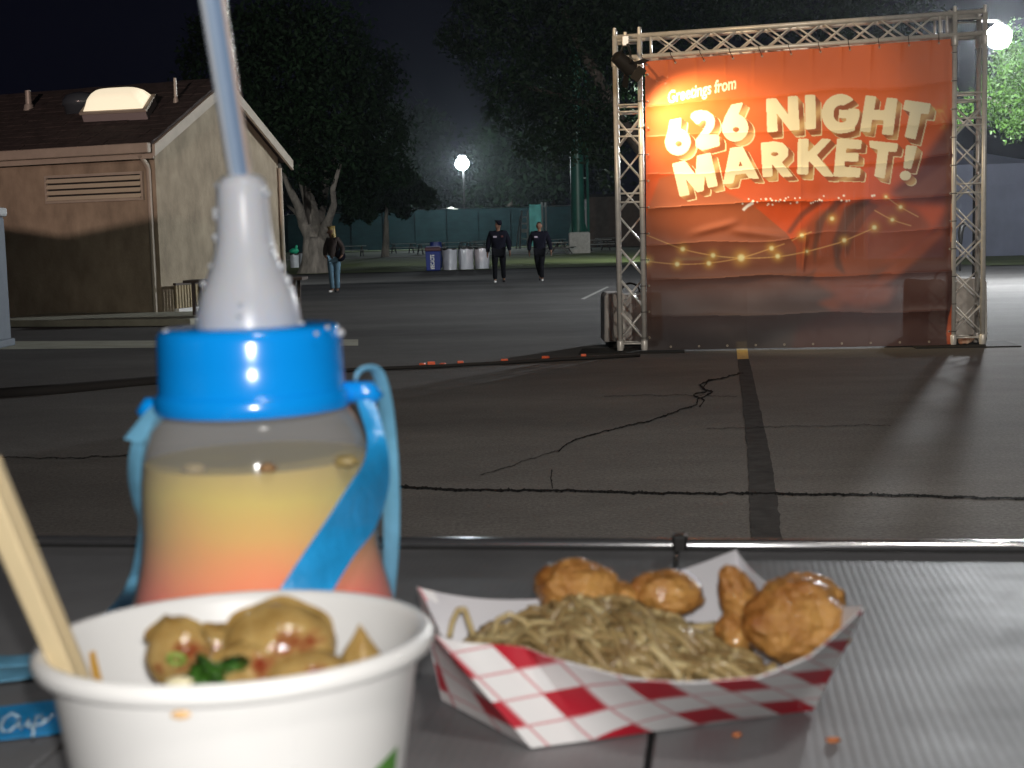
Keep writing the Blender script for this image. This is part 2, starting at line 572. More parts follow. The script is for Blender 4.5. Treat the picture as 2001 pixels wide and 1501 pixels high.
def crack(pix, wpx, name='crack', z=0.005):
    """a tar-filled crack as a ribbon of uneven width lying on the asphalt"""
    b = MB()
    pts = []
    for i in range(len(pix) - 1):
        (x0, y0), (x1, y1) = pix[i], pix[i + 1]
        n = max(2, int(math.hypot(x1 - x0, y1 - y0) / 3))
        for k in range(n):
            t = k / n
            pts.append((x0 + (x1 - x0) * t, y0 + (y1 - y0) * t))
    pts.append(pix[-1])
    vs = []
    for i, (x, y) in enumerate(pts):
        j = noise.noise(Vector((x * 0.05, y * 0.05, 3.1)))
        j2 = noise.noise(Vector((x * 0.22, y * 0.22, 8.1)))
        wd = wpx * (0.35 + 1.5 * abs(j2) + 0.5 * abs(noise.noise(Vector((x * .6, y * .6, 1.7)))))
        off = 2.6 * j + 1.6 * j2 + 0.7 * noise.noise(Vector((x * .5, y * .5, 5.5)))
        a, c = pts[max(i - 1, 0)], pts[min(i + 1, len(pts) - 1)]
        tx, ty = c[0] - a[0], c[1] - a[1]
        L = math.hypot(tx, ty) or 1
        nx, ny = -ty / L, tx / L
        vs += [G(x + nx * (off - wd / 2), y + ny * (off - wd / 2), z), G(x + nx * (off + wd / 2), y + ny * (off + wd / 2), z)]
    b.add(vs, [(2 * i, 2 * i + 1, 2 * i + 3, 2 * i + 2) for i in range(len(pts) - 1)])
    return tag(b.build(name, M['crack']), kind='structure', label='tar-filled crack in the asphalt')


crack([(780, 951), (900, 957), (1100, 958), (1300, 963), (1500, 964), (1700, 966), (1850, 970), (2060, 976)], 5)
crack([(1452, 728), (1425, 736), (1385, 744), (1372, 760), (1392, 766), (1362, 780), (1362, 790), (1330, 800), (1300, 812), (1270, 822), (1200, 838), (1150, 850), (1108, 866), (1090, 882)], 2.6)
crack([(1392, 742), (1366, 752), (1380, 764), (1356, 772), (1376, 782), (1366, 794)], 3.4)
crack([(1090, 880), (1060, 890), (1020, 902), (975, 918), (938, 928)], 1.2)
crack([(1080, 918), (1077, 936), (1080, 954)], 1.8)
crack([(1180, 774), (1300, 771), (1440, 774)], 0.8)
crack([(1380, 838), (1560, 832), (1740, 830)], 0.8)
crack([(250, 890), (120, 895), (-40, 893)], 1.6)

# sandbag-free cable with orange tabs lying on the asphalt
cable_px = [(-40, 775), (120, 764), (300, 746), (500, 733), (700, 722), (850, 716), (1000, 708), (1080, 703), (1160, 699), (1250, 694)]
cp = [G(x, y, 0.02) for x, y in cable_px]
ct = thing('cable', G(700, 722), 'black cable with orange tabs lying across the asphalt behind the bottle', 'cable')
c_ = MB()
c_.path(cp[:4], [0.06, 0.06, 0.05, 0.03], 8)
c_.path(cp[3:], 0.018, 8)
c_.build('cord', M['rope'], ct, smooth=True)
for x, y, s in ((290, 748, .07), (826, 717, .07), (843, 714, .10), (866, 717, .07), (900, 713, .08), (986, 709, .09), (1066, 703, .09), (1140, 699, .07)):
    b = MB()
    p = G(x, y, 0.0)
    b.box(p + Vector((0, -0.03, 0.02)), (s * 0.75, 0.05, 0.04), rz=random.uniform(-.4, .4))
    b.build('tab', M['orange_tab'], ct, bevel=0.006)

# ------------------------------------------------------------------ building on the left
CB = G(318, 622)                                   # near corner on the ground
CB.z = 0
FD = Vector((-0.93, 0.367, 0)).normalized()         # along the eave wall, away from the corner
GD = Vector((0.26, 0.966, 0)).normalized()          # along the gable wall
FN, GN = Vector((-FD.y, FD.x, 0)), Vector((GD.y, -GD.x, 0))
if FN.y > 0:
    FN = -FN
EAVE, RIDGE, GL, FL = 3.02, 4.24, 5.1, 7.5
bl = thing('stucco_building', CB, 'low stucco building with shingle roof, lit skylight and louvred vent', 'building')
UPZ = Vector((0, 0, 1))
wl = MB()
wl.add([CB, CB + FD * FL, CB + FD * FL + UPZ * EAVE, CB + UPZ * EAVE], [(0, 1, 2, 3)])
wl.add([CB + FD * FL, CB + FD * FL + GD * GL, CB + FD * FL + GD * GL + UPZ * EAVE, CB + FD * FL + GD * GL / 2 + UPZ * RIDGE, CB + FD * FL + UPZ * EAVE], [(0, 1, 2, 3, 4)])
wl.add([CB + GD * GL, CB + FD * FL + GD * GL, CB + FD * FL + GD * GL + UPZ * EAVE, CB + GD * GL + UPZ * EAVE], [(0, 1, 2, 3)])
wl.build('wall', M['stucco'], bl)
gw = MB()
gw.add([CB, CB + GD * GL, CB + GD * GL + UPZ * EAVE, CB + GD * GL / 2 + UPZ * RIDGE, CB + UPZ * EAVE], [(0, 1, 2, 3, 4)])
gw.build('wall', M['stucco'], bl)['label'] = 'gable wall of tan stucco'
# roof slabs with overhang
OV = 0.16
sl = (RIDGE - EAVE) / (GL / 2)
ra = CB + FN * 0.30 + GN * OV + UPZ * (EAVE - 0.30 * sl + 0.05)
rl = FD * (FL + 2 * OV)
rb = CB + GD * GL / 2 + GN * OV + UPZ * (RIDGE + 0.05)
rc = CB + GD * (GL + 0.30) + GN * OV + UPZ * (EAVE - 0.30 * sl + 0.05)
rf = MB()
rf.obox(ra, rl, rb - ra, UPZ * 0.07)
rf.obox(rb, rl, rc - rb, UPZ * 0.07)
roof = rf.build('roof', M['shingle'], bl)
# shingle courses on the front slope
sdir = (rb - ra)
SLN = FD.cross(sdir).normalized()
if SLN.z < 0:
    SLN = -SLN
ncourse = 15
sm = []
shs = MB()
nrm = SLN
cnt = 0
rs = random.Random(3)
for i in range(ncourse):
    p0 = ra + sdir * (i / ncourse) + UPZ * 0.072
    x = -0.0
    while x < 6.2:
        wd = rs.uniform(0.28, 0.42)
        d0 = p0 + FD * x + nrm * 0.004
        shs = MB()
        shs.obox(d0, FD * (wd - 0.012), sdir * (1.12 / ncourse) + nrm * -0.008, nrm * rs.uniform(0.010, 0.022))
        if cnt < 290:
            shs.build('shingle', M['shingle'], roof)
        cnt += 1
        x += wd
# fascia, gutter, rake boards
tb = MB()
tb.obox(ra + FN * 0.02 - UPZ * 0.10, FD * (FL + 0.2), FN * 0.11, UPZ * 0.17)
tb.build('gutter', M['trim'], bl, bevel=0.02)
tb = MB()
tb.obox(ra - FN * 0.05 - UPZ * 0.19, FD * (FL + 0.2), FN * 0.03, UPZ * 0.09)
tb.build('fascia_board', M['trim'], bl)
for (p, q) in ((ra, rb), (rb, rc)):
    tb = MB()
    tb.obox(p - UPZ * 0.16 + GN * 0.003, q - p, GN * 0.05, UPZ * 0.20)
    tb.build('rake_board', M['trim'], bl)
# downspout
ds = MB()
dp = CB + FN * 0.05 + FD * 0.10
ds.path([dp + UPZ * (EAVE - 0.22) + FN * 0.22, dp + UPZ * (EAVE - 0.36) + FN * 0.06, dp + UPZ * (EAVE - 0.45), dp + UPZ * 0.12, dp + UPZ * 0.05 + FN * 0.09], 0.042, 8)
ds.build('downspout', M['trim'], bl, smooth='auto')
ds = MB()
dp = CB + GD * (GL - 0.02) + GN * 0.05
ds.path([dp + UPZ * (EAVE - 0.22), dp + UPZ * 0.05], 0.04, 8)
ds.build('downspout', M['trim'], bl, smooth='auto')


def on_front(px, py, out=0.0):
    """point of the eave wall plane seen at a pixel"""
    d = ray(px, py)
    t = (CB + FN * out - EYE).dot(FN) / d.dot(FN)
    return EYE + d * t


def on_roof(px, py, out=0.0):
    d = ray(px, py)
    t = (ra + UPZ * 0.07 + SLN * out - EYE).dot(SLN) / d.dot(SLN)
    return EYE + d * t


v0, v1, v2, v3 = on_front(93, 347), on_front(277, 341), on_front(278, 389), on_front(96, 394)
vm = MB()
vx, vz = -FD, UPZ
c0 = (v0 + v3) / 2
W_ = (v1 - v0).dot(vx)
H_ = (v0.z - v3.z) * 0.97
o_ = v3 + FN * 0.004
back = MB()
back.obox(o_, vx * W_, FN * 0.006, vz * H_)
louv = back.build('louvre_vent', M['dark_gap'], bl)
fr = MB()
for (a, b, c) in ((o_ - vx * .04 - vz * .04, vx * (W_ + .08), vz * .045), (o_ - vx * .04 + vz * (H_ - .005), vx * (W_ + .08), vz * .045), (o_ - vx * .04, vx * .042, vz * H_), (o_ + vx * (W_ - .002), vx * .042, vz * H_)):
    fr.obox(a, b, FN * 0.05, c)
fr.build('frame', M['trim'], louv)
for i in range(4):
    s_ = MB()
    z0 = o_ + vz * (H_ * (i + 0.02) / 4) + FN * 0.075
    s_.obox(z0, vx * W_, vz * (H_ / 4 * 0.66) - FN * 0.060, FN * 0.010 + vz * 0.006)
    s_.build('slat', M['vent_slat'], louv)
# skylight on the roof
q0, q1 = on_roof(164, 241), on_roof(290, 235)
q2, q3 = on_roof(312, 210), on_roof(185, 212)
ux, uy = (q1 - q0), (q3 - q0)
sk = MB()
sk.obox(q0, ux, uy, SLN * 0.16)
skl = sk.build('skylight', M['skyframe'], bl, bevel=0.02)
skf = MB()
skf.obox(q0 - ux * .02 - uy * .03 + SLN * 0.161, ux * 1.04, uy * 1.06, SLN * 0.05)
skf.build('frame', M['trim'], skl, bevel=0.01)
sd = MB()
sd.grid(lambda u, v: q0 + ux * (0.04 + 0.92 * u) + uy * (0.05 + 0.9 * v) + SLN * (0.212 + 0.24 * (max(0.0, 1 - (2 * u - 1) ** 4) * max(0.0, 1 - (2 * v - 1) ** 4)) ** 0.5), 14, 10)
sd.build('dome', M['skylight'], skl, smooth=True)
# dark dome vent and two pipes
dv = MB()
p = on_roof(160, 214)
dv.lathe([(0.30, -0.1), (0.32, 0.06), (0.36, 0.08), (0.35, 0.16), (0.28, 0.26), (0.15, 0.31), (0.02, 0.33)], 20, p)
dv.build('roof_vent', M['dome_vent'], bl, smooth=True)
for (x, y0, y1, r) in ((57, 214, 178, 0.055), (344, 201, 154, 0.028)):
    p = on_roof(x, y0)
    h = (y0 - y1) / F_PX * p.y
    pm = MB()
    pm.lathe([(r * 2.2, -0.08), (r * 1.5, 0.09), (r * 1.15, 0.1), (r, h), (r * 0.8, h), (r * .8, h - .05)], 14, p)
    pm.build('vent_pipe', M['galv'], bl, smooth='auto')

# slatted rack by the gable wall
rk0 = CB + GN * 0.18 + GD * 0.12
rk = thing('slatted_rack', rk0, 'low rack of upright tan slats on a pale base rail against the gable wall', 'rack')
RL, RH = 1.35, 0.58
for k in range(13):
    b = MB()
    b.obox(rk0 + GD * (RL * (k + 0.15) / 13) + UPZ * 0.16, GD * (RL / 13 * 0.62), GN * 0.03, UPZ * (RH - 0.18))
    b.build('slat', M['tan_slat'], rk)
b = MB()
b.obox(rk0 - GD * .02 + UPZ * 0.06, GD * (RL + .04), GN * 0.09, UPZ * 0.095)
b.build('base_rail', M['white_paint'], rk, bevel=.01)
b = MB()
b.obox(rk0 - GD * .03 + UPZ * (RH - 0.018), GD * (RL + .06), GN * 0.05, UPZ * 0.04)
b.build('top_rail', M['brown_wood'], rk)
for k in (0.02, 0.93):
    b = MB()
    b.obox(rk0 + GD * RL * k - GN * .05, GD * 0.07, GN * 0.26, UPZ * 0.058)
    b.build('foot', M['white_paint'], rk)

# dark table standing between building and bottle
tb0 = gy(485, 23.2, 0)
tt = thing('wooden_table', tb0, 'long dark brown wooden table standing at the gable wall behind the bottle', 'table')
for k in range(3):
    b = MB()
    b.box(tb0 + Vector((0.0, -0.24 + 0.24 * k, 0.66)), (1.93, 0.225, 0.045))
    b.build('plank', M['brown_wood'], tt)
for sx in (-1, 1):
    for sy in (-1, 1):
        b = MB()
        b.box(tb0 + Vector((sx * 0.82, sy * 0.26, 0.318)), (0.05, 0.05, 0.636))
        b.build('leg', M['brown_wood'], tt)

# portable toilet at the left edge
pb = gy(-88, 17.7, 0)
pT = thing('portable_toilet', pb, 'grey-blue moulded plastic cabin with a white roof rim at the left edge', 'portable toilet')
HT = 1.66
b = MB()
b.box(pb + Vector((0, 0, HT / 2)), (1.06, 1.1, HT))
b.build('cabin', M['toilet'], pT, bevel=0.03)
b = MB()
b.box(pb + Vector((0, 0, 0.05)), (1.13, 1.16, 0.10))
b.build('base', M['toilet'], pT, bevel=0.02)
b = MB()
b.box(pb + Vector((0, 0, HT + 0.06)), (1.13, 1.17, 0.115))
b.build('roof', M['toilet_white'], pT, bevel=0.03)
for k in range(4):
    b = MB()
    b.box(pb + Vector((0.45, -0.555, HT - 0.10 - 0.05 * k)), (0.13, 0.02, 0.022))
    b.build('vent_slot', M['steel_dark'], pT)
b = MB()
b.box(pb + Vector((-0.05, -0.560, 0.80)), (0.80, 0.03, 1.36))
dr = b.build('door', M['toilet'], pT, bevel=0.015)
b = MB()
b.box(pb + Vector((0.42, -0.60, 0.36)), (0.16, 0.05, 0.05))
b.build('latch', M['galv'], pT, bevel=.01)
b = MB()
b.box(pb + Vector((0.505, -0.565, 0.85)), (0.03, 0.04, 1.3))
b.build('corner_post', M['toilet'], pT, bevel=.01)

# unseen canopies added behind the camera to shade the lower part of the building
for k, (x, y) in enumerate(((-10.15, -3.0), (-7.08, -3.0), (-4.01, -3.0))):
    t = thing('shade_canopy', (x, y, 0), ('added shade canopy behind the table, nearest the grey-blue cabin', 'added shade canopy behind the table, the middle one', 'added shade canopy behind the table, nearest the chopsticks')[k], 'canopy', 'added canopies behind the table')
    b = MB()
    b.add([(-1.55, -1.5, 2.86), (1.55, -1.5, 2.86), (1.55, 1.5, 2.86), (-1.55, 1.5, 2.86), (0, 0, 3.2 - 0.06 * k),
           (-1.55, 1.5, 0.9), (1.55, 1.5, 0.9)], [(0, 1, 4), (1, 2, 4), (2, 3, 4), (3, 0, 4), (3, 2, 6, 5)])
    b.build('roof', M['pale_canvas'], t, local=True)
    for sx in (-1, 1):
        for sy in (-1, 1):
            b = MB()
            b.tube((sx * 1.5, sy * 1.45, 0), (sx * 1.5, sy * 1.45, 2.86), 0.025)
            b.build('pole', M['galv'], t, local=True)

# ------------------------------------------------------------------ truss frame
DL, DR = 14.62, 14.28
S = 0.262


def tower_axes(px_out, px_in, D, sgn):
    a, b_ = gy(px_out, D), gy(px_in, D)
    return a, b_


tl_o, tl_i = gy(1212, DL), gy(1259, DL)
tr_i, tr_o = gy(1862, DR), gy(1918, DR)
TZL = at(1203, 70, DL).z
TZR = at(1917, 26, DR).z
tdir = (tr_i - tl_i)
tdir.z = 0
tdir.normalize()
tbk = Vector((-tdir.y, tdir.x, 0))
tf = thing('truss_frame', (tl_o + tr_o) / 2, 'aluminium box truss goalpost frame carrying the orange banner', 'truss frame')
RC, RB = 0.0255, 0.0100


def bar(name, a, b, r, n=8):
    m = MB()
    m.tube(a, b, r, n=n)
    return m.build(name, M['alu'], tf, smooth=True)


def tower(o, i, H):
    wid = (i - o).length
    base = min(o, i, key=lambda q: q.x)
    cs = [base + tdir * (wid * a) + tbk * (S * b) for a, b in ((0, 0), (1, 0), (1, 1), (0, 1))]
    for c in cs:
        bar('chord', c + UPZ * 0.02, c + UPZ * H, RC, 12)
        for nm_, pr_ in (('coupler', [(0.033, 0.02), (0.036, 0.05), (0.036, 0.11), (0.03, 0.12)]),
                         ('coupler', [(0.034, H - .31), (0.036, H - .30), (0.036, H - .22), (0.030, H - .21)]),
                         ('spigot', [(0.02, H), (0.022, H + .02), (0.018, H + .075), (0.006, H + 0.08)])):
            m = MB()
            m.lathe(pr_, 12, c)
            m.build(nm_, M['alu'], tf, smooth='auto')
    # front and back faces: X braces; rungs at the section ends
    seg = 0.33
    n = int((H - 0.75) / seg)
    z0 = 0.10
    for fa, fb in ((0, 1), (3, 2)):
        for k in range(n):
            za, zb = z0 + 0.03 + k * seg, z0 + (k + 1) * seg
            bar('brace', cs[fa] + UPZ * zb, cs[fb] + UPZ * za, RB)
            if k % 2 == 0 or fa == 3:
                dy = tbk * (0.014 if fa == 0 else -0.014)
                bar('brace', cs[fa] + UPZ * za + dy, cs[fb] + UPZ * zb + dy, RB)
        for z in (0.09, z0 + n * seg + 0.06, z0 + n * seg + 0.13, H - 0.05):
            bar('rung', cs[fa] + UPZ * z, cs[fb] + UPZ * z, RB)
        if fa == 0:
            for z in (1.55, 1.64, 2.22, 2.29):
                bar('rung', cs[fa] + UPZ * z, cs[fb] + UPZ * z, RB)
    for fa, fb in ((0, 3), (1, 2)):
        for k in range(n):
            za, zb = z0 + k * seg, z0 + (k + 1) * seg
            if k % 2:
                za, zb = zb, za
            bar('brace', cs[fa] + UPZ * za, cs[fb] + UPZ * zb, RB)
    return cs


cl = tower(tl_o, tl_i, TZL)
cr = tower(tr_i, tr_o, TZR)
# top beam between the towers
zl1, zl0 = at(1250, 72, DL).z, at(1258, 113, DL).z
zr1, zr0 = at(1876, 24, DR).z, at(1872, 67, DR).z
pl, pr = cl[1], cr[0]
bw = (pr - pl).length
bc = {}
for nm, (l0, r0, bk) in {'ft': (zl1, zr1, 0), 'fb': (zl0, zr0, 0), 'bt': (zl1, zr1, 1), 'bb': (zl0, zr0, 1)}.items():
    A = Vector((pl.x, pl.y, l0)) + tbk * (S * bk) - tdir * 0.26
    B = Vector((pr.x, pr.y, r0)) + tbk * (S * bk) + tdir * (0.27 if bk == 0 else 0.27)
    bc[nm] = (A, B)
    bar('chord', A, B, RC * 0.95, 12)
nx = 10
for (t_, b_) in (('ft', 'fb'), ('bt', 'bb')):
    At, Bt = bc[t_]
    Ab, Bb = bc[b_]
    L = (Bt - At).length
    u0, u1 = 0.42 / L, 1 - 0.46 / L
    for k in range(nx):
        ua, ub = u0 + (u1 - u0) * k / nx, u0 + (u1 - u0) * (k + 1) / nx
        bar('brace', At.lerp(Bt, ua), Ab.lerp(Bb, ub), RB)
        o2 = tbk * (0.013 if t_ == 'ft' else -0.013)
        bar('brace', Ab.lerp(Bb, ua) + o2, At.lerp(Bt, ub) + o2, RB)
    for u in (u0 - 0.012, u1 + 0.012, u1 + 0.03):
        bar('rung', At.lerp(Bt, u), Ab.lerp(Bb, u), RB * 1.3)
for (t_, b_) in (('ft', 'bt'), ('fb', 'bb')):
    for k in range(nx):
        ua, ub = 0.12 + 0.76 * k / nx, 0.12 + 0.76 * (k + 1) / nx
        a, b = (t_, b_) if k % 2 else (b_, t_)
        bar('brace', bc[a][0].lerp(bc[a][1], ua), bc[b][0].lerp(bc[b][1], ub), RB)
# base plates
for cs, ex0, ex1 in ((cl, 0.42, 0.40), (cr, 0.40, 0.36)):
    m = MB()
    o = cs[0] - tdir * ex0 - tbk * 0.22
    m.obox(o, tdir * (S + ex0 + ex1), tbk * (S + 0.42), UPZ * 0.014)
    m.build('base_plate', M['steel_dark'], tf)

# stage light on the left tower
lt = thing('stage_light', CAN, 'black stage light with barn doors clamped high on the left truss tower', 'stage light')
hd = HEAD
aim = CAN_AIM
q = aim.to_track_quat('Z', 'Y').to_matrix()
m = MB()
m.lathe([(0.035, -0.15), (0.065, -0.13), (0.075, -0.02), (0.08, 0.07), (0.08, 0.085)], 20, hd, q, cap1=False)
m.build('housing', M['black_plastic'], lt, smooth='auto')
m = MB()
m.lathe([(0.001, 0.065), (0.073, 0.06)], 20, hd, q, cap0=False, cap1=False)
lens = mat('lit_lens', (0.9, 0.8, 0.6), 0.3, emit=(1.0, 0.72, 0.38), estr=1.2)
m.build('lens', lens, lt, smooth=True)
for k in range(4):
    a = pi / 2 * k + 0.35
    r = Matrix.Rotation(a, 3, 'Z')
    e1, e2 = q @ (r @ Vector((0.07, 0, 0))), q @ (r @ Vector((0, 0.08, 0)))
    m = MB()
    m.obox(hd + q @ Vector((0, 0, 0.086)) + e1 * 1.1 - e2 * 0.9, e2 * 1.8, e1 * 1.3 + q @ Vector((0, 0, 0.06)), e1 * 0.05)
    m.build('barn_door', M['black_plastic'], lt)
m = MB()
top = at(1222, 88, 14.45)
sd_ = q @ Vector((0.092, 0, 0))
m.path([hd + sd_, hd + sd_ * 1.0 + UPZ * 0.10, top + sd_ * 0.5, top, top - sd_ * 0.5, hd - sd_ * 1.0 + UPZ * 0.10, hd - sd_], 0.012, 6)
m.build('yoke', M['black_plastic'], lt, smooth=True)
m = MB()
m.box(top + UPZ * 0.04, (0.07, 0.06, 0.10))
m.lathe([(0.02, 0.06), (0.02, 0.13)], 8, top)
m.build('clamp', M['alu'], lt, bevel=0.008)

# concrete ballast blocks behind the frame
def block(px0, px1, ytop, D, label, lifted):
    a, b = gy(px0, D), gy(px1, D)
    ht = at((px0 + px1) / 2, ytop, D).z
    wd = (b - a)
    c = (a + b) / 2
    t = thing('concrete_block', c, label, 'concrete block', 'ballast blocks of the truss frame')
    m = MB()
    pr_ = [(0, 0), (1, 0), (0.985, 0.93), (0.955, 0.985), (0.93, 1), (0.68, 1), (0.60, 0.955), (0.40, 0.955), (0.32, 1), (0.07, 1), (0.045, 0.985), (0.015, 0.93)]
    z0 = 0.06 if lifted else 0.0
    vs = []
    for dep in (0, 0.62):
        for (u, v) in pr_:
            vs.append(a + wd * u + Vector((0, dep, z0 + (ht - z0) * v)))
    n = len(pr_)
    fs = [tuple(range(n)), tuple(range(2 * n - 1, n - 1, -1))] + [(i, (i + 1) % n + 0, (i + 1) % n + n, i + n) for i in range(n)]
    m.add(vs, fs[:2] + [f[::-1] for f in fs[2:]])
    m.build('block', M['concrete'], t, bevel=0.012)
    m = MB()
    tc_ = a + wd * 0.5 + Vector((0, 0.31, z0 + (ht - z0) * 0.95))
    m.path([tc_ + Vector((0.11 * cos(k), 0, 0.12 * sin(k))) for k in [pi * i / 10 for i in range(11)]], 0.011, 8)
    m.build('lifting_loop', M['steel_dark'], t, smooth=True)
    if lifted:
        for u in (0.08, 0.72):
            m = MB()
            m.obox(a + wd * u + Vector((0, 0.05, 0.0)), wd * 0.2, Vector((0, 0.5, 0)), UPZ * 0.065)
            m.build('skid', M['steel_dark'], t)
    return t


block(1181, 1296, 572, 15.3, 'pale concrete block with a lifting loop at the foot of the left tower', True)
block(1794, 1930, 545, 15.25, 'weathered notched concrete block at the foot of the right tower', False)

# crumpled orange bag between the right tower's feet
p = gy(1886, DR + 0.10, 0.015)
m = MB()
m.ball(p + Vector((0, 0, 0.035)), (0.075, 0.05, 0.036), 22, 12)
m.ball(p + Vector((0.05, 0.0, 0.05)), (0.04, 0.035, 0.03), 16, 10)
m.v = [tuple(Vector(v) + Vector((1, 0.6, .8)) * 0.022 * noise.noise(Vector(v) * 26)) for v in m.v]
o = m.build('crumpled_bag', mat('orange_crumple', (0.62, 0.22, 0.11), 0.6, col2=(0.8, 0.62, 0.45), vscale=14), origin=p, smooth=True)
tag(o, 'small crumpled orange bag on the base plate of the right tower', 'bag')

# ------------------------------------------------------------------ printed banner
BTL, BTR = at(1260.5, 120, DL + 0.0), at(1866, 75, DR + 0.0)
BBL, BBR = at(1264.5, 685, DL + 0.0), at(1858, 674, DR + 0.0)
PTL, PTR, PBL, PBR = np.array((1260.5, 120.)), np.array((1866., 75.)), np.array((1264.5, 685.)), np.array((1858., 674.))
RS = 2.0                                   # print raster: samples per unit of the artwork
AX0, AY0, AX1, AY1 = 1250, 60, 1880, 700
RW, RH_ = int((AX1 - AX0) * RS), int((AY1 - AY0) * RS)
YY, XX = np.mgrid[0:RH_, 0:RW]
XX = AX0 + (XX + 0.5) / RS
YY = AY0 + (YY + 0.5) / RS


def poly(pts, out=None):
    """even-odd fill of a polygon in artwork units"""
    m = np.zeros((RH_, RW), bool) if out is None else out
    xs = [p[0] for p in pts]
    ys = [p[1] for p in pts]
    i0, i1 = max(0, int((min(xs) - AX0) * RS) - 1), min(RW, int((max(xs) - AX0) * RS) + 2)
    j0, j1 = max(0, int((min(ys) - AY0) * RS) - 1), min(RH_, int((max(ys) - AY0) * RS) + 2)
    if i1 <= i0 or j1 <= j0:
        return m
    x, y = XX[j0:j1, i0:i1], YY[j0:j1, i0:i1]
    ins = np.zeros(x.shape, bool)
    n = len(pts)
    for k in range(n):
        (xa, ya), (xb, yb) = pts[k], pts[(k + 1) % n]
        if ya == yb:
            continue
        c = (ya > y) != (yb > y)
        ins ^= c & (x < (xb - xa) * (y - ya) / (yb - ya) + xa)
    m[j0:j1, i0:i1] |= ins
    return m


def ell(cx, cy, rx, ry, rot=0.0, n=40):
    c, s = cos(rot), sin(rot)
    return [(cx + rx * cos(2 * pi * i / n) * c - ry * sin(2 * pi * i / n) * s, cy + rx * cos(2 * pi * i / n) * s + ry * sin(2 * pi * i / n) * c) for i in range(n)]


def shift(m, dx, dy):
    a, b = int(round(dx * RS)), int(round(dy * RS))
    return np.roll(np.roll(m, a, 1), b, 0)


def blur(a, n):
    for ax in (0, 1):
        for _ in range(2):
            c = np.cumsum(np.concatenate([np.repeat(np.take(a, [0], ax), n + 1, ax), a, np.repeat(np.take(a, [-1], ax), n, ax)], ax), ax, dtype=float)
            a = (np.take(c, range(2 * n + 1, c.shape[ax]), ax) - np.take(c, range(0, c.shape[ax] - 2 * n - 1), ax)) / (2 * n + 1)
    return a


def A_(l):
    return [(1250 + x / 4.171, 60 + y / 4.171) for x, y in l]


def B_(l):
    return [(1550 + x / 4.17, 60 + y / 4.17) for x, y in l]


glyphs = []          # (face mask, (dx, dy))
def glyph(adds, subs=(), d=(9, 9)):
    m = np.zeros((RH_, RW), bool)
    for p in adds:
        poly(p, m)
    for p in subs:
        h = np.zeros((RH_, RW), bool)
        poly(p, h)
        m &= ~h
    m = blur(m.astype(float), 2) > 0.22
    glyphs.append((m, d))


def six(cx, cy, r, tx, ty):
    adds = [A_(ell(cx, cy, r, r * 1.02)), A_([(cx - r * 0.985, cy - 12), (cx - r * .78, cy - r * 0.8), (tx, ty), (tx + 92, ty - 18), (cx + r * 0.18, cy - r * 0.93), (cx - 20, cy)])]
    glyph(adds, [A_(ell(cx + 8, cy + 14, 30, 25))], (10, 7))


six(316, 897, 104, 252, 722)
glyph([A_([(424, 700), (430, 672), (462, 650), (505, 643), (560, 650), (605, 680), (622, 722), (615, 770), (590, 812), (562, 842), (630, 838), (655, 850), (660, 925), (560, 952), (520, 960), (470, 935), (466, 880), (530, 800), (552, 760), (556, 735), (540, 718), (512, 722), (490, 752), (470, 748)])], (), (10, 7))
six(790, 782, 106, 762, 598)
glyph([A_([(1048, 550), (1125, 545), (1228, 685), (1225, 532), (1300, 527), (1316, 795), (1242, 800), (1128, 655), (1137, 808), (1058, 815)])], (), (9, 10))
glyph([B_([(115, 520), (192, 518), (197, 785), (118, 792)])], (), (9, 10))
glyph([B_(ell(400, 668, 150, 156)), B_([(385, 632), (515, 640), (512, 800), (440, 822), (420, 720), (385, 705)])],
      [B_(ell(405, 668, 66, 74)) , B_([(420, 600), (520, 545), (600, 560), (600, 632), (395, 628)])], (8, 8))
glyphs[-1][0][:] |= poly(B_([(388, 634), (515, 640), (510, 790), (450, 800), (445, 705), (388, 700)]))
glyph([B_([(605, 524), (685, 530), (668, 640), (755, 642), (776, 540), (856, 548), (818, 838), (736, 830), (752, 716), (652, 712), (636, 815), (560, 805)])], (), (7, 7))
glyph([B_([(922, 558), (1122, 588), (1106, 668), (1046, 662), (1000, 872), (918, 852), (962, 650), (905, 630)])], (), (8, 10))
glyph([A_([(272, 1075), (372, 1050), (466, 1168), (478, 1010), (585, 985), (645, 1250), (570, 1266), (538, 1140), (528, 1290), (478, 1302), (376, 1185), (412, 1322), (335, 1338)])], (), (11, 7))
glyph([A_([(752, 947), (850, 936), (985, 1192), (905, 1186), (880, 1148), (790, 1158), (772, 1228), (692, 1237)])], [A_([(832, 1040), (858, 1092), (812, 1098)])], (9, 7))
glyph([A_([(1005, 905), (1110, 893), (1180, 905), (1222, 950), (1220, 1010), (1170, 1060), (1262, 1172), (1180, 1176), (1090, 1065), (1094, 1172), (1020, 1178)])], [A_(ell(1115, 993, 34, 20))], (9, 7))
glyph([B_([(58, 872), (138, 874), (132, 985), (252, 870), (322, 876), (205, 1000), (345, 1172), (262, 1170), (140, 1040), (132, 1158), (50, 1152)])], (), (8, 8))
glyph([B_([(376, 870), (570, 882), (562, 950), (446, 942), (440, 985), (545, 990), (540, 1052), (432, 1046), (426, 1098), (560, 1108), (552, 1178), (346, 1172)])], (), (8, 7))
glyph([B_([(636, 886), (862, 910), (850, 972), (784, 968), (752, 1190), (676, 1170), (706, 956), (640, 935)])], (), (8, 8))
glyph([B_([(930, 925), (1012, 930), (965, 1112), (908, 1104)]), B_(ell(922, 1168, 42, 36))], (), (8, 8))

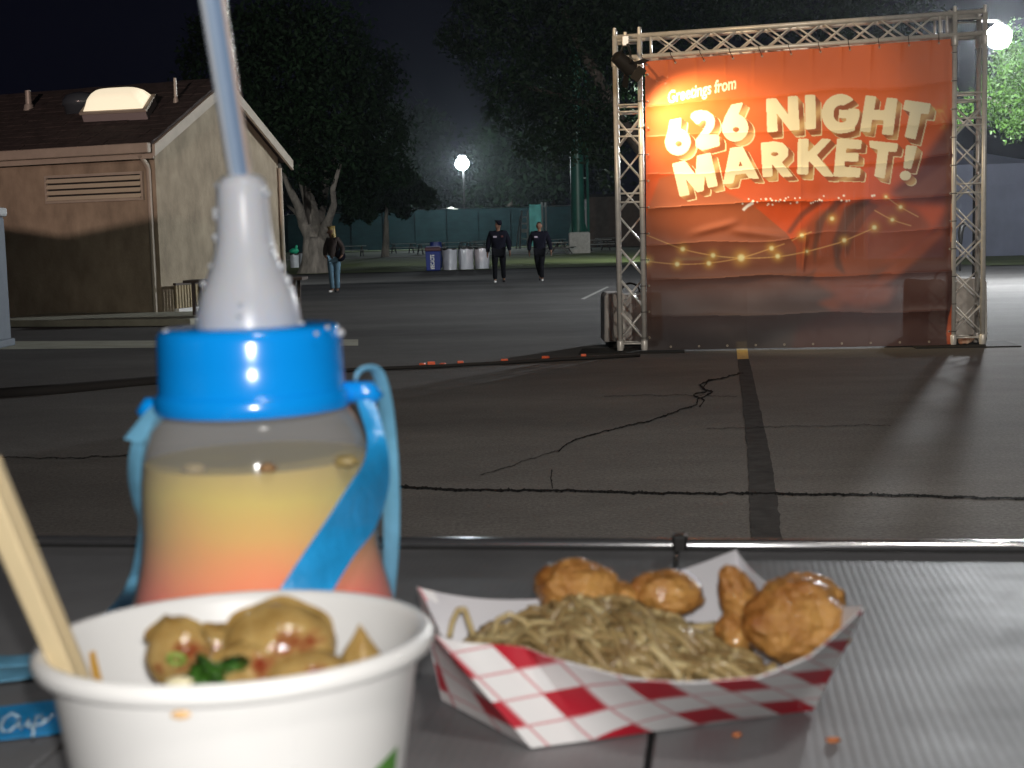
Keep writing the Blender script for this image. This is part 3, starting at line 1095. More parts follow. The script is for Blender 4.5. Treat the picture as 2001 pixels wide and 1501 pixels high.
face = np.zeros((RH_, RW), bool)
side = np.zeros((RH_, RW), bool)
sidein = np.zeros((RH_, RW), bool)
for m, (dx, dy) in glyphs:
    face |= m
    for k in range(0, 13):
        t = k / 12
        s_ = shift(m, dx * t * 1.35, dy * t * 1.35)
        side |= s_
    for k in range(0, 11):
        t = k / 10
        sidein |= shift(m, dx * t * 1.12, dy * t * 1.12)


# small condensed line of type, rasterised from the built-in font
def text_tris(body, bold=0.0):
    cu = bpy.data.curves.new('t', 'FONT')
    cu.body = body
    cu.offset = bold
    cu.resolution_u = 4
    o = bpy.data.objects.new('t', cu)
    COL.objects.link(o)
    dg = bpy.context.evaluated_depsgraph_get()
    me = o.evaluated_get(dg).to_mesh()
    me.calc_loop_triangles()
    vs = [v.co.copy() for v in me.vertices]
    tr = [tuple(t.vertices) for t in me.loop_triangles]
    o.evaluated_get(dg).to_mesh_clear()
    bpy.data.objects.remove(o)
    bpy.data.curves.remove(cu)
    return vs, tr


vs, tr = text_tris("Greetings from", 0.022)
mx = max(v.x for v in vs)
gm = np.zeros((RH_, RW), bool)
def place(v):
    t = v.x / mx
    x = 1305 + 136 * t
    y = 200 - 29 * t + 3.0 * (t - 0.5) ** 2 - v.y * 34
    return (x + v.y * 1.5, y)
for t in tr:
    poly([place(vs[i]) for i in t], gm)

# colours of the print (linear)
u_ = (XX - 1260) / 600
v_ = (YY - (120 - 45 * u_)) / (565 + 34 * u_)
def C(*c):
    return np.array(c)
top, mid_, low, base_ = C(0.72, 0.150, 0.036), C(0.58, 0.095, 0.022), C(0.20, 0.068, 0.036), C(0.040, 0.028, 0.026)
def mixc(a, b, t):
    return a + (b - a) * t[..., None]
def sst(x, a, b):
    t = np.clip((x - a) / (b - a), 0, 1)
    return t * t * (3 - 2 * t)
art = np.broadcast_to(top, (RH_, RW, 3)).copy()
art = mixc(art, mid_, sst(v_, 0.15, 0.42))
# brown wedge on the lower left with an orange triangle cut into it
wedge = blur(poly([(1255, 345), (1330, 332), (1560, 448), (1548, 470), (1880, 470), (1880, 700), (1255, 700)]).astype(float), 2)
hill = blur(poly([(1258, 425), (1290, 345), (1345, 330), (1420, 372), (1520, 420), (1556, 450), (1556, 700), (1250, 700), (1250, 425)]).astype(float), 5)
art = mixc(art, C(0.36, 0.110, 0.046), np.clip(hill * .8, 0, 1))
art = mixc(art, C(0.28, 0.092, 0.050), sst(v_, 0.55, 0.66) * (XX < 1560))
art = mixc(art, low, sst(v_, 0.62, 0.78))
art = mixc(art, C(0.085, 0.042, 0.031), sst(v_, 0.70, 0.86))
art = mixc(art, base_, sst(v_, 0.84, 0.98))  # lower print also darkened to offset the lamp light falling there
tri_ = blur(poly([(1480, 402), (1640, 384), (1625, 420), (1575, 500), (1540, 452)]).astype(float), 2)
art = mixc(art, C(0.66, 0.090, 0.018), tri_ * 0.9)
# rust coloured flank with dark stripes
flank = blur(poly([(1552, 470), (1600, 410), (1700, 388), (1790, 402), (1822, 440), (1800, 470), (1735, 500), (1700, 540), (1770, 560), (1700, 615), (1655, 590), (1590, 545)]).astype(float), 12)
art = mixc(art, C(0.28, 0.070, 0.026), flank * 0.85)
band = blur(poly([(1705, 545), (1770, 500), (1830, 440), (1842, 455), (1800, 505), (1745, 548), (1690, 600), (1640, 610), (1600, 590)]).astype(float), 9)
art = mixc(art, C(0.30, 0.070, 0.024), band * 0.8)
for pts, k in (([(1610, 395), (1575, 420), (1548, 455), (1540, 452), (1565, 415), (1600, 385)], .75),
               ([(1655, 388), (1615, 430), (1600, 480), (1596, 520), (1592, 480), (1598, 430), (1635, 388)], .8),
               ([(1705, 386), (1660, 440), (1645, 500), (1655, 535), (1636, 520), (1630, 470), (1655, 400)], .8),
               ([(1665, 395), (1690, 385), (1720, 400), (1700, 420), (1672, 460), (1660, 500), (1650, 470), (1655, 430)], .6),
               ([(1600, 520), (1580, 535), (1575, 560), (1590, 545)], .6)):
    art = mixc(art, C(0.105, 0.045, 0.030), blur(poly(pts).astype(float), 5) * k)
# dark lower right, sweeping diagonal
dk = blur(poly([(1900, 180), (1868, 215), (1790, 330), (1740, 372), (1770, 392), (1850, 400), (1830, 440), (1720, 545), (1640, 600), (1560, 640), (1540, 720), (1900, 720)]).astype(float), 14)
art = mixc(art, C(0.075, 0.022, 0.017), dk * 0.82)
art = mixc(art, C(0.40, 0.09, 0.028), blur(poly([(1740, 520), (1800, 470), (1838, 440), (1846, 452), (1800, 500), (1745, 545), (1690, 575)]).astype(float), 9) * 0.7)
art = mixc(art, C(0.36, 0.085, 0.035), blur(poly([(1628, 560), (1700, 548), (1750, 560), (1738, 590), (1668, 596)]).astype(float), 12) * 0.55)
art = mixc(art, C(0.30, 0.10, 0.06), blur(poly([(1740, 380), (1800, 352), (1868, 300), (1868, 340), (1800, 400)]).astype(float), 8) * 0.45)
# lit right edge of the cloth put into the print, an orange leaf shape
art = mixc(art, C(0.62, 0.11, 0.03), blur(poly([(1860, 590), (1853, 618), (1849, 650), (1850, 672), (1866, 672), (1866, 590)]).astype(float), 1))
art = mixc(art, C(0.66, 0.20, 0.08), blur(poly([(1858, 395), (1868, 395), (1864, 470), (1857, 470)]).astype(float), 1))
# festoon strings: thin lines and glowing bulbs, part of the print
def LB(x, y):
    return (1250 + x / 3.176, 380 + y / 3.176)
def stroke(pts, wd):
    m = np.zeros((RH_, RW), bool)
    P = []
    for i in range(len(pts) - 1):
        p0, p1, p2, p3 = pts[max(i - 1, 0)], pts[i], pts[i + 1], pts[min(i + 2, len(pts) - 1)]
        for k in range(10):
            t = k / 10
            P.append(tuple(0.5 * ((2 * b) + (-a + c) * t + (2 * a - 5 * b + 4 * c - d) * t * t + (-a + 3 * b - 3 * c + d) * t ** 3) for a, b, c, d in zip(p0, p1, p2, p3)))
    P.append(pts[-1])
    for (a, b) in zip(P[:-1], P[1:]):
        L = math.hypot(b[0] - a[0], b[1] - a[1]) or 1
        nx_, ny_ = -(b[1] - a[1]) / L * wd / 2, (b[0] - a[0]) / L * wd / 2
        poly([(a[0] + nx_, a[1] + ny_), (b[0] + nx_, b[1] + ny_), (b[0] - nx_, b[1] - ny_), (a[0] - nx_, a[1] - ny_)], m)
    return m
lines = np.zeros((RH_, RW), bool)
for s_ in ([(40, 242), (272, 330), (463, 370), (650, 387), (868, 378), (1050, 345), (1200, 305), (1280, 278), (1465, 198)],
           [(45, 407), (237, 425), (437, 418), (640, 385), (830, 325), (910, 297)], [(955, 278), (1018, 245), (1080, 222)],
           [(1530, 2), (1625, 68), (1735, 130)], [(1465, 88), (1575, 147), (1690, 185)]):
    lines |= stroke([LB(*p) for p in s_], 1.7)
art = mixc(art, C(0.75, 0.42, 0.16), blur(lines.astype(float), 1) * 0.9)
for (x, y, r) in ((272, 330, 1), (463, 370, 1), (640, 385, 1.5), (830, 325, 1), (1018, 245, .9), (1205, 140, .9), (45, 405, 1), (237, 425, 1), (437, 420, 1), (868, 375, 1), (1050, 345, .6), (1280, 275, .9), (1465, 195, 1), (1625, 68, .8), (1575, 147, .8), (1535, 4, .6)):
    cx, cy = LB(x, y)
    d2 = np.sqrt((XX - cx) ** 2 + (YY - cy) ** 2)
    art = mixc(art, C(0.85, 0.50, 0.10), 0.62 * np.exp(-(d2 / (9.5 * r)) ** 2))
    art = mixc(art, C(0.93, 0.88, 0.48), np.exp(-(d2 / (4.6 * r)) ** 4))
# white reflections of small lamps painted into the print under the title
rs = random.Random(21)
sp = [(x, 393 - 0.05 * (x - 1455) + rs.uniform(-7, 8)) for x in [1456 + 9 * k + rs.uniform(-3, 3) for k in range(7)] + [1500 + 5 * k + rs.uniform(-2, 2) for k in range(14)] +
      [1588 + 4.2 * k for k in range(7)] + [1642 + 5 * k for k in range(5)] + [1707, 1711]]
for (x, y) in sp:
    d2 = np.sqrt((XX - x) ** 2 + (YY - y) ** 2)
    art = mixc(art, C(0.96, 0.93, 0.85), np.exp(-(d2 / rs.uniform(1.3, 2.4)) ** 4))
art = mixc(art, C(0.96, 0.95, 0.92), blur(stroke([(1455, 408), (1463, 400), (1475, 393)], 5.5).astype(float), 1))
# letters last
inn = sidein & side & ~face
VV_l = 0.5 + 0.5 * np.sin((XX * 0.8 + YY) * 0.11)
VV_l = VV_l ** 2 * 0.8
grad = np.clip(blur(face.astype(float), 9) * 1.5, 0, 1)
art = mixc(art, C(0.74, 0.64, 0.40), blur(side.astype(float), 0))
art[inn] = (C(0.30, 0.085, 0.028) + (C(0.66, 0.46, 0.20) - C(0.30, 0.085, 0.028)) * np.clip((VV_l[inn][:, None]), 0, 1))
art = mixc(art, C(0.84, 0.79, 0.56), face.astype(float))
art = mixc(art, C(0.88, 0.80, 0.62), gm.astype(float))

# the cloth itself: fold creases, soft pillows between them, wrinkles and pulls at the ties
NU = NV = 470
bn = ((BTR - BTL).cross(BBL - BTL)).normalized()
if bn.y > 0:
    bn = -bn                                  # towards the viewer
us = np.linspace(0, 1, NU + 1)
vs_ = np.linspace(0, 1, NV + 1)
UU, VV = np.meshgrid(us, vs_)
def bil(a, b, c, d):
    a, b, c, d = (np.array(q) for q in (a, b, c, d))
    U3, V3 = UU[..., None], VV[..., None]
    return (a * (1 - U3) + b * U3) * (1 - V3) + (c * (1 - U3) + d * U3) * V3
PX = bil(PTL, PTR, PBL, PBR)
P3 = bil(BTL, BTR, BBL, BBR)
H = np.zeros_like(UU)
def vn(sx, sy, seed):
    """smooth value noise on the cloth"""
    r = np.random.default_rng(seed)
    gx, gy_ = int(sx) + 3, int(sy) + 3
    t = r.normal(size=(gy_, gx))
    x, y = UU * sx, VV * sy
    i, j = x.astype(int), y.astype(int)
    fx, fy = x - i, y - j
    fx, fy = fx * fx * (3 - 2 * fx), fy * fy * (3 - 2 * fy)
    return (t[j, i] * (1 - fx) + t[j, i + 1] * fx) * (1 - fy) + (t[j + 1, i] * (1 - fx) + t[j + 1, i + 1] * fx) * fy
creases = [0.145, 0.265, 0.385, 0.50, 0.622, 0.75, 0.885]
for k, c in enumerate(creases):
    wob = 0.006 * vn(5, 2, 50 + k)
    d = (VV - c - wob - 0.012 * (UU - 0.5) * (1 if k % 2 else -1))
    amp = 3.2 * (0.0045 + 0.0085 * c) * (0.7 + 0.35 * vn(4, 2, 90 + k))
    H += amp * np.exp(-np.abs(d) / 0.017) * np.where(d > 0, 1.0, 0.55)
H += 0.007 * vn(3, 6, 1) + 0.0040 * vn(9, 14, 2) * (0.4 + VV) + 0.0006 * vn(40, 30, 3)
for c in (0.335, 0.51, 0.73):
    H += 0.0022 * np.exp(-np.abs(UU - c) / 0.007) * (0.5 + 0.5 * vn(2, 7, int(c * 100)))
# a hard buckle on the left half and a patch on the right, as packed cloth has
dl = (VV - 0.605 + 0.22 * (UU - 0.12))
H += 0.014 * np.exp(-(dl / 0.014) ** 2) * sst(UU, 0.12, 0.2) * (1 - sst(UU, 0.26, 0.32))
dl = (VV - 0.595 - 0.16 * (UU - 0.30))
H += 0.012 * np.exp(-(dl / 0.014) ** 2) * sst(UU, 0.26, 0.32) * (1 - sst(UU, 0.40, 0.5))
H += 0.012 * np.exp(-np.abs(VV - 0.775 - 0.02 * np.sin(UU * 9)) / 0.016) * sst(UU, 0.45, 0.5) * (1 - sst(UU, 0.6, 0.66))
H += 0.010 * np.exp(-np.abs(UU - 0.53 + 0.08 * (VV - 0.6)) / 0.006) * sst(VV, 0.58, 0.64) * (1 - sst(VV, 0.72, 0.76))
H += 0.026 * np.sin(VV * 30 + UU * 3 + 1.6 * vn(4, 3, 8)) * sst(VV, 0.55, 0.8) * 0.45
for k in range(1, 11):                          # pulls below each tie
    c = k / 10.6 - 0.02
    H += 0.010 * np.exp(-np.abs(UU - c - 0.10 * VV * (0.5 - c)) / (0.006 + 0.05 * VV)) * np.exp(-VV / 0.055)
edge = np.minimum(np.minimum(UU, 1 - UU) / 0.015, 1)
H *= 0.25 + 0.75 * edge
H += 0.02 * VV * UU ** 6
P3 = P3 + H[..., None] * np.array(bn) + np.array(bn) * -0.004
fx = np.clip((PX[..., 0] - AX0) * RS - 0.5, 0, RW - 1.001)
fy = np.clip((PX[..., 1] - AY0) * RS - 0.5, 0, RH_ - 1.001)
i, j = fx.astype(int), fy.astype(int)
a, b = (fx - i)[..., None], (fy - j)[..., None]
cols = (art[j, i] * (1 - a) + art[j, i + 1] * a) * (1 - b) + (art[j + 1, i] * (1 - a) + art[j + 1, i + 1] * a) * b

ban = thing('banner', (BBL + BBR) / 2, 'large orange printed banner lettered 626 NIGHT MARKET hung in the truss frame', 'banner')
o0 = np.array(org(ban))
me = bpy.data.meshes.new('sheet')
nvt = (NU + 1) * (NV + 1)
idx = np.arange(nvt).reshape(NV + 1, NU + 1)
quads = np.stack([idx[:-1, :-1], idx[1:, :-1], idx[1:, 1:], idx[:-1, 1:]], -1).reshape(-1, 4)
me.vertices.add(nvt)
me.vertices.foreach_set('co', (P3.reshape(-1, 3) - o0).astype(np.float32).ravel())
me.loops.add(quads.size)
me.loops.foreach_set('vertex_index', quads.astype(np.int32).ravel())
me.polygons.add(len(quads))
me.polygons.foreach_set('loop_start', np.arange(0, quads.size, 4, dtype=np.int32))
me.polygons.foreach_set('loop_total', np.full(len(quads), 4, dtype=np.int32))
me.polygons.foreach_set('use_smooth', np.ones(len(quads), bool))
me.update()
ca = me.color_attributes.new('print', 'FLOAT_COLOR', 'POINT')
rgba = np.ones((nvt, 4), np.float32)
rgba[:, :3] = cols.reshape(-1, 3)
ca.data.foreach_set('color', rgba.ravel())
bm_ = bpy.data.materials.new('printed_mesh_vinyl')
bm_.use_nodes = True
nt = bm_.node_tree
p = nt.nodes["Principled BSDF"]
at_ = node(nt, "ShaderNodeAttribute")
at_.attribute_name = 'print'
nt.links.new(at_.outputs[0], p.inputs["Base Color"])
p.inputs["Roughness"].default_value = 0.5
p.inputs["Specular IOR Level"].default_value = 0.35
tl = node(nt, "ShaderNodeBsdfTranslucent")
nt.links.new(at_.outputs[0], tl.inputs[0])
m1 = node(nt, "ShaderNodeMixShader")
m1.inputs[0].default_value = 0.09
nt.links.new(p.outputs[0], m1.inputs[1])
nt.links.new(tl.outputs[0], m1.inputs[2])
tr_ = node(nt, "ShaderNodeBsdfTransparent")
m2 = node(nt, "ShaderNodeMixShader")
m2.inputs[0].default_value = 0.12
nt.links.new(m1.outputs[0], m2.inputs[1])
nt.links.new(tr_.outputs[0], m2.inputs[2])
nt.links.new(m2.outputs[0], nt.nodes["Material Output"].inputs[0])
me.materials.append(bm_)
sh_ = bpy.data.objects.new('sheet', me)
COL.objects.link(sh_)
sh_.parent = ban

# ties and grommets
def on_ban(u, v):
    a = BTL.lerp(BTR, u)
    b = BBL.lerp(BBR, u)
    return a.lerp(b, v) + bn * 0.012
gmesh = None
def grommet(p):
    global gmesh
    if gmesh is None:
        m = MB()
        q = bn.to_track_quat('Z', 'Y').to_matrix()
        m.lathe([(0.006, 0.0), (0.011, 0.0), (0.011, 0.003), (0.006, 0.003), (0.006, 0.0)], 10, (0, 0, 0), q, False, False)
        ob = m.build('grommet', M['grommet'], ban, local=True)
        gmesh = ob.data
    else:
        ob = bpy.data.objects.new('grommet', gmesh)
        COL.objects.link(ob)
        ob.parent = ban
    ob.location = p - org(ban)
for k in range(11):
    u = (k + 0.06) / 10.6
    grommet(on_ban(u, 0.012))
    A = bc['fb'][0].lerp(bc['fb'][1], (0.26 + bw * u) / (bw + 0.53))
    m = MB()
    m.path([on_ban(u, 0.012) + bn * 0.006, A + bn * 0.030, A + bn * 0.022 + UPZ * 0.024, A - bn * 0.010 + UPZ * 0.03], 0.0035, 5)
    m.build('tie', M['tie'], ban)
    if k:
        grommet(on_ban(u - 0.02, 0.988))
for k in range(11):
    v = (k + 0.5) / 11
    for u, c in ((0.008, cl[1]), (0.992, cr[0])):
        p = on_ban(u, v)
        grommet(p)
        m = MB()
        cc = Vector((c.x, c.y, p.z))
        sgn = -1 if u < .5 else 1
        m.path([p + bn * .004] + [cc + (tdir * sgn * sin(a) - tbk * cos(a)) * 0.031 for a in [-0.9, -0.3, 0.3, 0.9, 1.5]], 0.0035, 5)
        m.build('tie', M['tie'], ban)

# ------------------------------------------------------------------ flood light and street lamp
fl = thing('floodlight', Vector((FLOOD.x - 0.42, FLOOD.y, 0)), 'blazing white floodlight on a pole behind the right tower', 'floodlight')
m = MB()
m.tube((FLOOD.x - 0.42, FLOOD.y + .1, 0), (FLOOD.x - 0.42, FLOOD.y + .1, FLOOD.z + 0.4), 0.075, 0.055, 12)
m.build('pole', M['steel_dark'], fl, smooth='auto')
m = MB()
m.path([(FLOOD.x - 0.42, FLOOD.y + .1, FLOOD.z + .36), (FLOOD.x, FLOOD.y, FLOOD.z + .33)], 0.03, 8)
m.build('arm', M['steel_dark'], fl)
m = MB()
m.lathe([(0.09, 0.22), (0.09, 0.27), (0.03, 0.34)], 16, FLOOD)
m.build('housing', M['steel_dark'], fl, smooth='auto')
m = MB()
m.ball(FLOOD, 0.25, 24, 14)
m.build('globe', M['lamp_glass'], fl, smooth=True)

sp_ = gy(910, 150, 0)
st = thing('street_lamp', sp_, 'tall slim street lamp shining cold white beyond the green fence', 'street lamp')
m = MB()
m.tube(sp_, Vector((sp_.x, sp_.y, STREET.z)), 0.13, 0.10, 10)
m.build('pole', M['steel_dark'], st, smooth='auto')
m = MB()
m.path([(sp_.x, sp_.y, STREET.z - .05), (STREET.x, STREET.y, STREET.z + 0.8)], 0.06, 8)
m.box(STREET + Vector((0, 0, 0.80)), (0.8, 0.7, 0.2))
m.build('head', M['post'], st, bevel=0.03)
m = MB()
m.ball(STREET, (0.70, 0.70, 0.66), 20, 12)
m.build('lamp_bulb', M['lamp_glass'], st, smooth=True)

# ------------------------------------------------------------------ trees
def leaves(clumps, n, size, seed, shell=0.55):
    r = np.random.default_rng(seed)
    vol = np.array([c[1][0] * c[1][1] * c[1][2] for c in clumps]) ** 0.75
    cnt = np.maximum(20, (n * vol / vol.sum()).astype(int))
    C_ = []
    for (c, rad), k in zip(clumps, cnt):
        d = r.normal(size=(k, 3))
        d /= np.linalg.norm(d, axis=1)[:, None]
        t = (shell + (1 - shell) * r.random(k)) * (1 + 0.16 * r.normal(size=k))
        lump = 1 + 0.18 * np.sin(d[:, 0] * 7 + c[0]) * np.sin(d[:, 1] * 6 + c[1]) * np.sin(d[:, 2] * 8 + 1)
        C_.append(np.array(c) + d * np.array(rad) * (t * lump)[:, None])
    P = np.concatenate(C_)
    k = len(P)
    a = r.normal(size=(k, 3))
    a /= np.linalg.norm(a, axis=1)[:, None]
    b = np.cross(a, r.normal(size=(k, 3)))
    b /= np.linalg.norm(b, axis=1)[:, None]
    s = size * (0.6 + 0.8 * r.random(k))[:, None]
    nrm = np.cross(a, b)
    V = np.stack([P - a * s, P + b * s * 0.45 + nrm * s * .12, P + a * s, P - b * s * 0.45 + nrm * s * .12], 1).reshape(-1, 3)
    return V, k


def tree(name, label, base, limbs, clumps, n, size, seed, leafmat, bark, group=None, cat='tree'):
    t = thing(name, base, label, cat, group)
    m = MB()
    for pts, radii in limbs:
        pts = [Vector(p) for p in pts]
        P, R_ = [], []
        for i in range(len(pts) - 1):
            for k in range(4):
                s = k / 4
                q = pts[i].lerp(pts[i + 1], s)
                rr = radii[i] + (radii[i + 1] - radii[i]) * s
                q = q + Vector((noise.noise(q * 0.9), noise.noise(q * 0.9 + Vector((5, 5, 5))), 0)) * rr * 0.35
                P.append(q)
                R_.append(rr * (1 + 0.12 * noise.noise(q * 2.3)))
        P.append(pts[-1])
        R_.append(radii[-1])
        m.path(P, R_, 12)
    m.build('trunk', bark, t, smooth=True)
    V, k = leaves(clumps, n, size, seed)
    o = org(t)
    me = bpy.data.meshes.new('crown')
    V = V - np.array(o)
    me.vertices.add(len(V))
    me.vertices.foreach_set('co', V.astype(np.float32).ravel())
    me.loops.add(4 * k)
    me.loops.foreach_set('vertex_index', np.arange(4 * k, dtype=np.int32))
    me.polygons.add(k)
    me.polygons.foreach_set('loop_start', np.arange(0, 4 * k, 4, dtype=np.int32))
    me.polygons.foreach_set('loop_total', np.full(k, 4, dtype=np.int32))
    me.update()
    me.validate()
    me.materials.append(leafmat)
    c = bpy.data.objects.new('crown', me)
    COL.objects.link(c)
    c.parent = t
    return t


def clumps_px(specs, D, dz=0.0, seed=1):
    """crown lumps given as (picture x, y, radius) at distance D, spread a little in depth"""
    r = random.Random(seed)
    out = []
    for (x, y, rad) in specs:
        p = at(x, y, D + r.uniform(-1, 1) * 2.0)
        m_ = rad / F_PX * D
        out.append((tuple(p), (m_, m_ * 1.0, m_ * 0.9)))
    return out


# big tree with a forked pale trunk
TD = 60.0
tb_ = gy(618, TD, 0.0)
def tp(x, y, dd=0.0):
    return at(x, y, TD + dd)
sc_ = TD / F_PX
limbs = [([gy(617, TD, -0.1), tp(616, 520), tp(618, 480), tp(620, 455)], [36 * sc_, 29 * sc_, 25 * sc_, 24 * sc_]),
         ([gy(600, TD - .3, -0.1), tp(603, 500, -.3), tp(604, 465), tp(600, 440)], [15 * sc_, 12 * sc_, 12 * sc_, 9 * sc_]),
         ([gy(635, TD + .3, -0.1), tp(632, 500, .3), tp(632, 460), tp(640, 435)], [16 * sc_, 13 * sc_, 13 * sc_, 9 * sc_]),
         ([tp(610, 470), tp(592, 440), tp(585, 405, -.5), tp(566, 370, -1), tp(545, 320, -1)], [14 * sc_, 10 * sc_, 9 * sc_, 6 * sc_, 3 * sc_]),
         ([tp(592, 430), tp(575, 412, 1), tp(562, 402, 2)], [7 * sc_, 4 * sc_, 2 * sc_]),
         ([tp(618, 470), tp(612, 420, .5), tp(598, 380, 1), tp(590, 320, 1.5), tp(585, 240, 2)], [18 * sc_, 14 * sc_, 11 * sc_, 8 * sc_, 4 * sc_]),
         ([tp(628, 470), tp(642, 430, -1), tp(652, 400, -1.5), tp(650, 370, -2), tp(665, 320, -2)], [13 * sc_, 8 * sc_, 6 * sc_, 5 * sc_, 3 * sc_]),
         ([tp(622, 440, 2), tp(632, 390, 3), tp(640, 330, 3), tp(690, 250, 3)], [12 * sc_, 9 * sc_, 7 * sc_, 3 * sc_])]
cl_ = clumps_px([(420, 130, 75), (480, 80, 80), (560, 60, 85), (640, 80, 85), (560, 160, 100), (650, 190, 95), (720, 150, 75), (470, 210, 80),
                 (560, 265, 80), (660, 290, 80), (740, 260, 70), (700, 350, 50), (770, 330, 45), (600, 330, 40), (410, 60, 45), (690, 395, 34), (380, 190, 40), (625, 395, 16), (618, 372, 18)], TD, seed=4)
tree('forked_tree', 'large dark tree with a pale forked trunk beside the woman in jeans', tb_, limbs, cl_, 26000, 0.125, 5, M['leaf'], M['bark'])

# big overhanging tree in the middle
MD = 66.0
lim = [([gy(1300, MD, -.1), at(1298, 430, MD), at(1285, 330, MD), at(1200, 220, MD), at(1150, 120, MD), at(1100, 20, MD)], [.5, .42, .38, .32, .24, .12]),
       ([at(1285, 330, MD), at(1290, 230, MD), at(1290, 120, MD)], [.3, .22, .1]),
       ([at(1200, 220, MD), at(1100, 190, MD), at(1000, 160, MD)], [.22, .14, .06])]
cl_ = clumps_px([(930, 60, 70), (880, 75, 34), (990, 20, 80), (1060, 60, 85), (980, 130, 75), (1060, 160, 80), (1130, 110, 90), (1190, 60, 90), (1000, 210, 62), (1080, 240, 60),
                 (1140, 220, 75), (1040, 285, 42), (1100, 305, 36), (1180, 290, 50), (1240, 200, 80), (1135, 265, 48), (1160, 240, 50), (1120, 0, 90), (1260, 60, 90), (950, -20, 70), (1200, -60, 120), (1350, 20, 100), (1450, -20, 110), (1600, -10, 120), (1720, 0, 110), (905, 110, 25), (1190, 350, 30)], MD, seed=9)
tree('overhanging_tree', 'huge dark tree whose crown hangs over the walking guards', gy(1300, MD, 0), lim, cl_, 34000, 0.125, 6, M['leaf_b'], M['bark_dark'])

# floodlit tree at the right edge
RD = 35.5
lim = [([gy(2060, RD, -.1), at(2058, 400, RD), at(2050, 280, RD), at(2030, 180, RD)], [.22, .18, .15, .08]), ([at(2050, 280, RD), at(1980, 220, RD), at(1930, 190, RD)], [.09, .06, .03])]
cl_ = clumps_px([(1945, 200, 48), (1985, 150, 60), (2030, 110, 75), (1960, 245, 36), (2010, 225, 50), (2060, 190, 70), (1900, 215, 30), (1885, 175, 18), (1890, 240, 16), (2090, 120, 70)], RD, seed=3)
for i in range(len(cl_)):
    c, r_ = cl_[i]
    cl_[i] = ((c[0], RD + random.uniform(-.3, .6), c[2]), r_)
tree('floodlit_tree', 'bright green leafy tree glaring under the floodlight at the right edge', gy(2060, RD, 0), lim, cl_, 11000, 0.055, 8, M['leaf_lit'], M['bark'])

# small tree on the lawn
SD_ = 100.0
ss = SD_ / F_PX
z_ = lawn_z(SD_)
lim = [([gy(751, SD_, z_ - .1), at(752, 470, SD_), at(754, 440, SD_), at(756, 400, SD_)], [6.5 * ss, 4.6 * ss, 4.2 * ss, 2.5 * ss]),
       ([gy(757, SD_, z_ - .1), at(757, 470, SD_), at(757, 430, SD_)], [4 * ss, 3.4 * ss, 2.5 * ss])]
cl_ = clumps_px([(700, 405, 26), (735, 385, 34), (770, 385, 32), (800, 370, 30), (830, 385, 24), (750, 350, 36), (720, 420, 16), (790, 415, 16), (680, 425, 14)], SD_, seed=12)
tree('lawn_tree', 'small tree with a slim pale trunk standing among the picnic tables', gy(753, SD_, z_), lim, cl_, 5000, 0.24, 14, M['leaf_b'], M['bark'])

# dark trees beyond the fence: one built, the others copied
BD = 168.0
cl_ = [((0, 0, 11), (5.5, 5, 5)), ((3, 0, 8), (4, 4, 3.6)), ((-3.2, 1, 8.2), (4.2, 4, 3.8)), ((0, -2, 6.5), (4.4, 3.5, 3)), ((1.5, 1, 14), (3.2, 3, 3)), ((-2.5, 0, 13), (3, 3, 2.8))]
p0 = gy(720, BD, 0)
cl0 = [(tuple(Vector(c) + p0), r) for c, r in cl_]
bt = tree('background_tree', 'dark tree beyond the fence, behind the slim lawn tree', p0, [([p0 + Vector((0, 0, -.1)), p0 + Vector((0, 0, 5)), p0 + Vector((0.4, 0, 10))], [.5, .4, .2])], cl0, 5200, 0.42, 31, M['leaf'], M['bark_dark'], 'dark trees beyond the fence')
for px, D, s, rz, lab in ((600, 175, 1.1, 1.0, 'dark tree beyond the fence, seen through the fork of the pale trunk'), (812, 180, 1.15, 2.1, 'dark tree beyond the fence, between the lawn tree and the street lamp'),
                          (1000, 165, .95, 3.3, 'dark tree beyond the fence, above the white ladder'), (1085, 172, 1.2, 4.1, 'dark tree beyond the fence, just left of the green pole'),
                          (935, 186, .9, 5.0, 'dark tree beyond the fence, right behind the street lamp pole')):
    c = copy_tree(bt)
    c.location = gy(px, D, 0)
    c.rotation_euler.z = rz
    c.scale = (s, s, s)
    tag(c, lab)

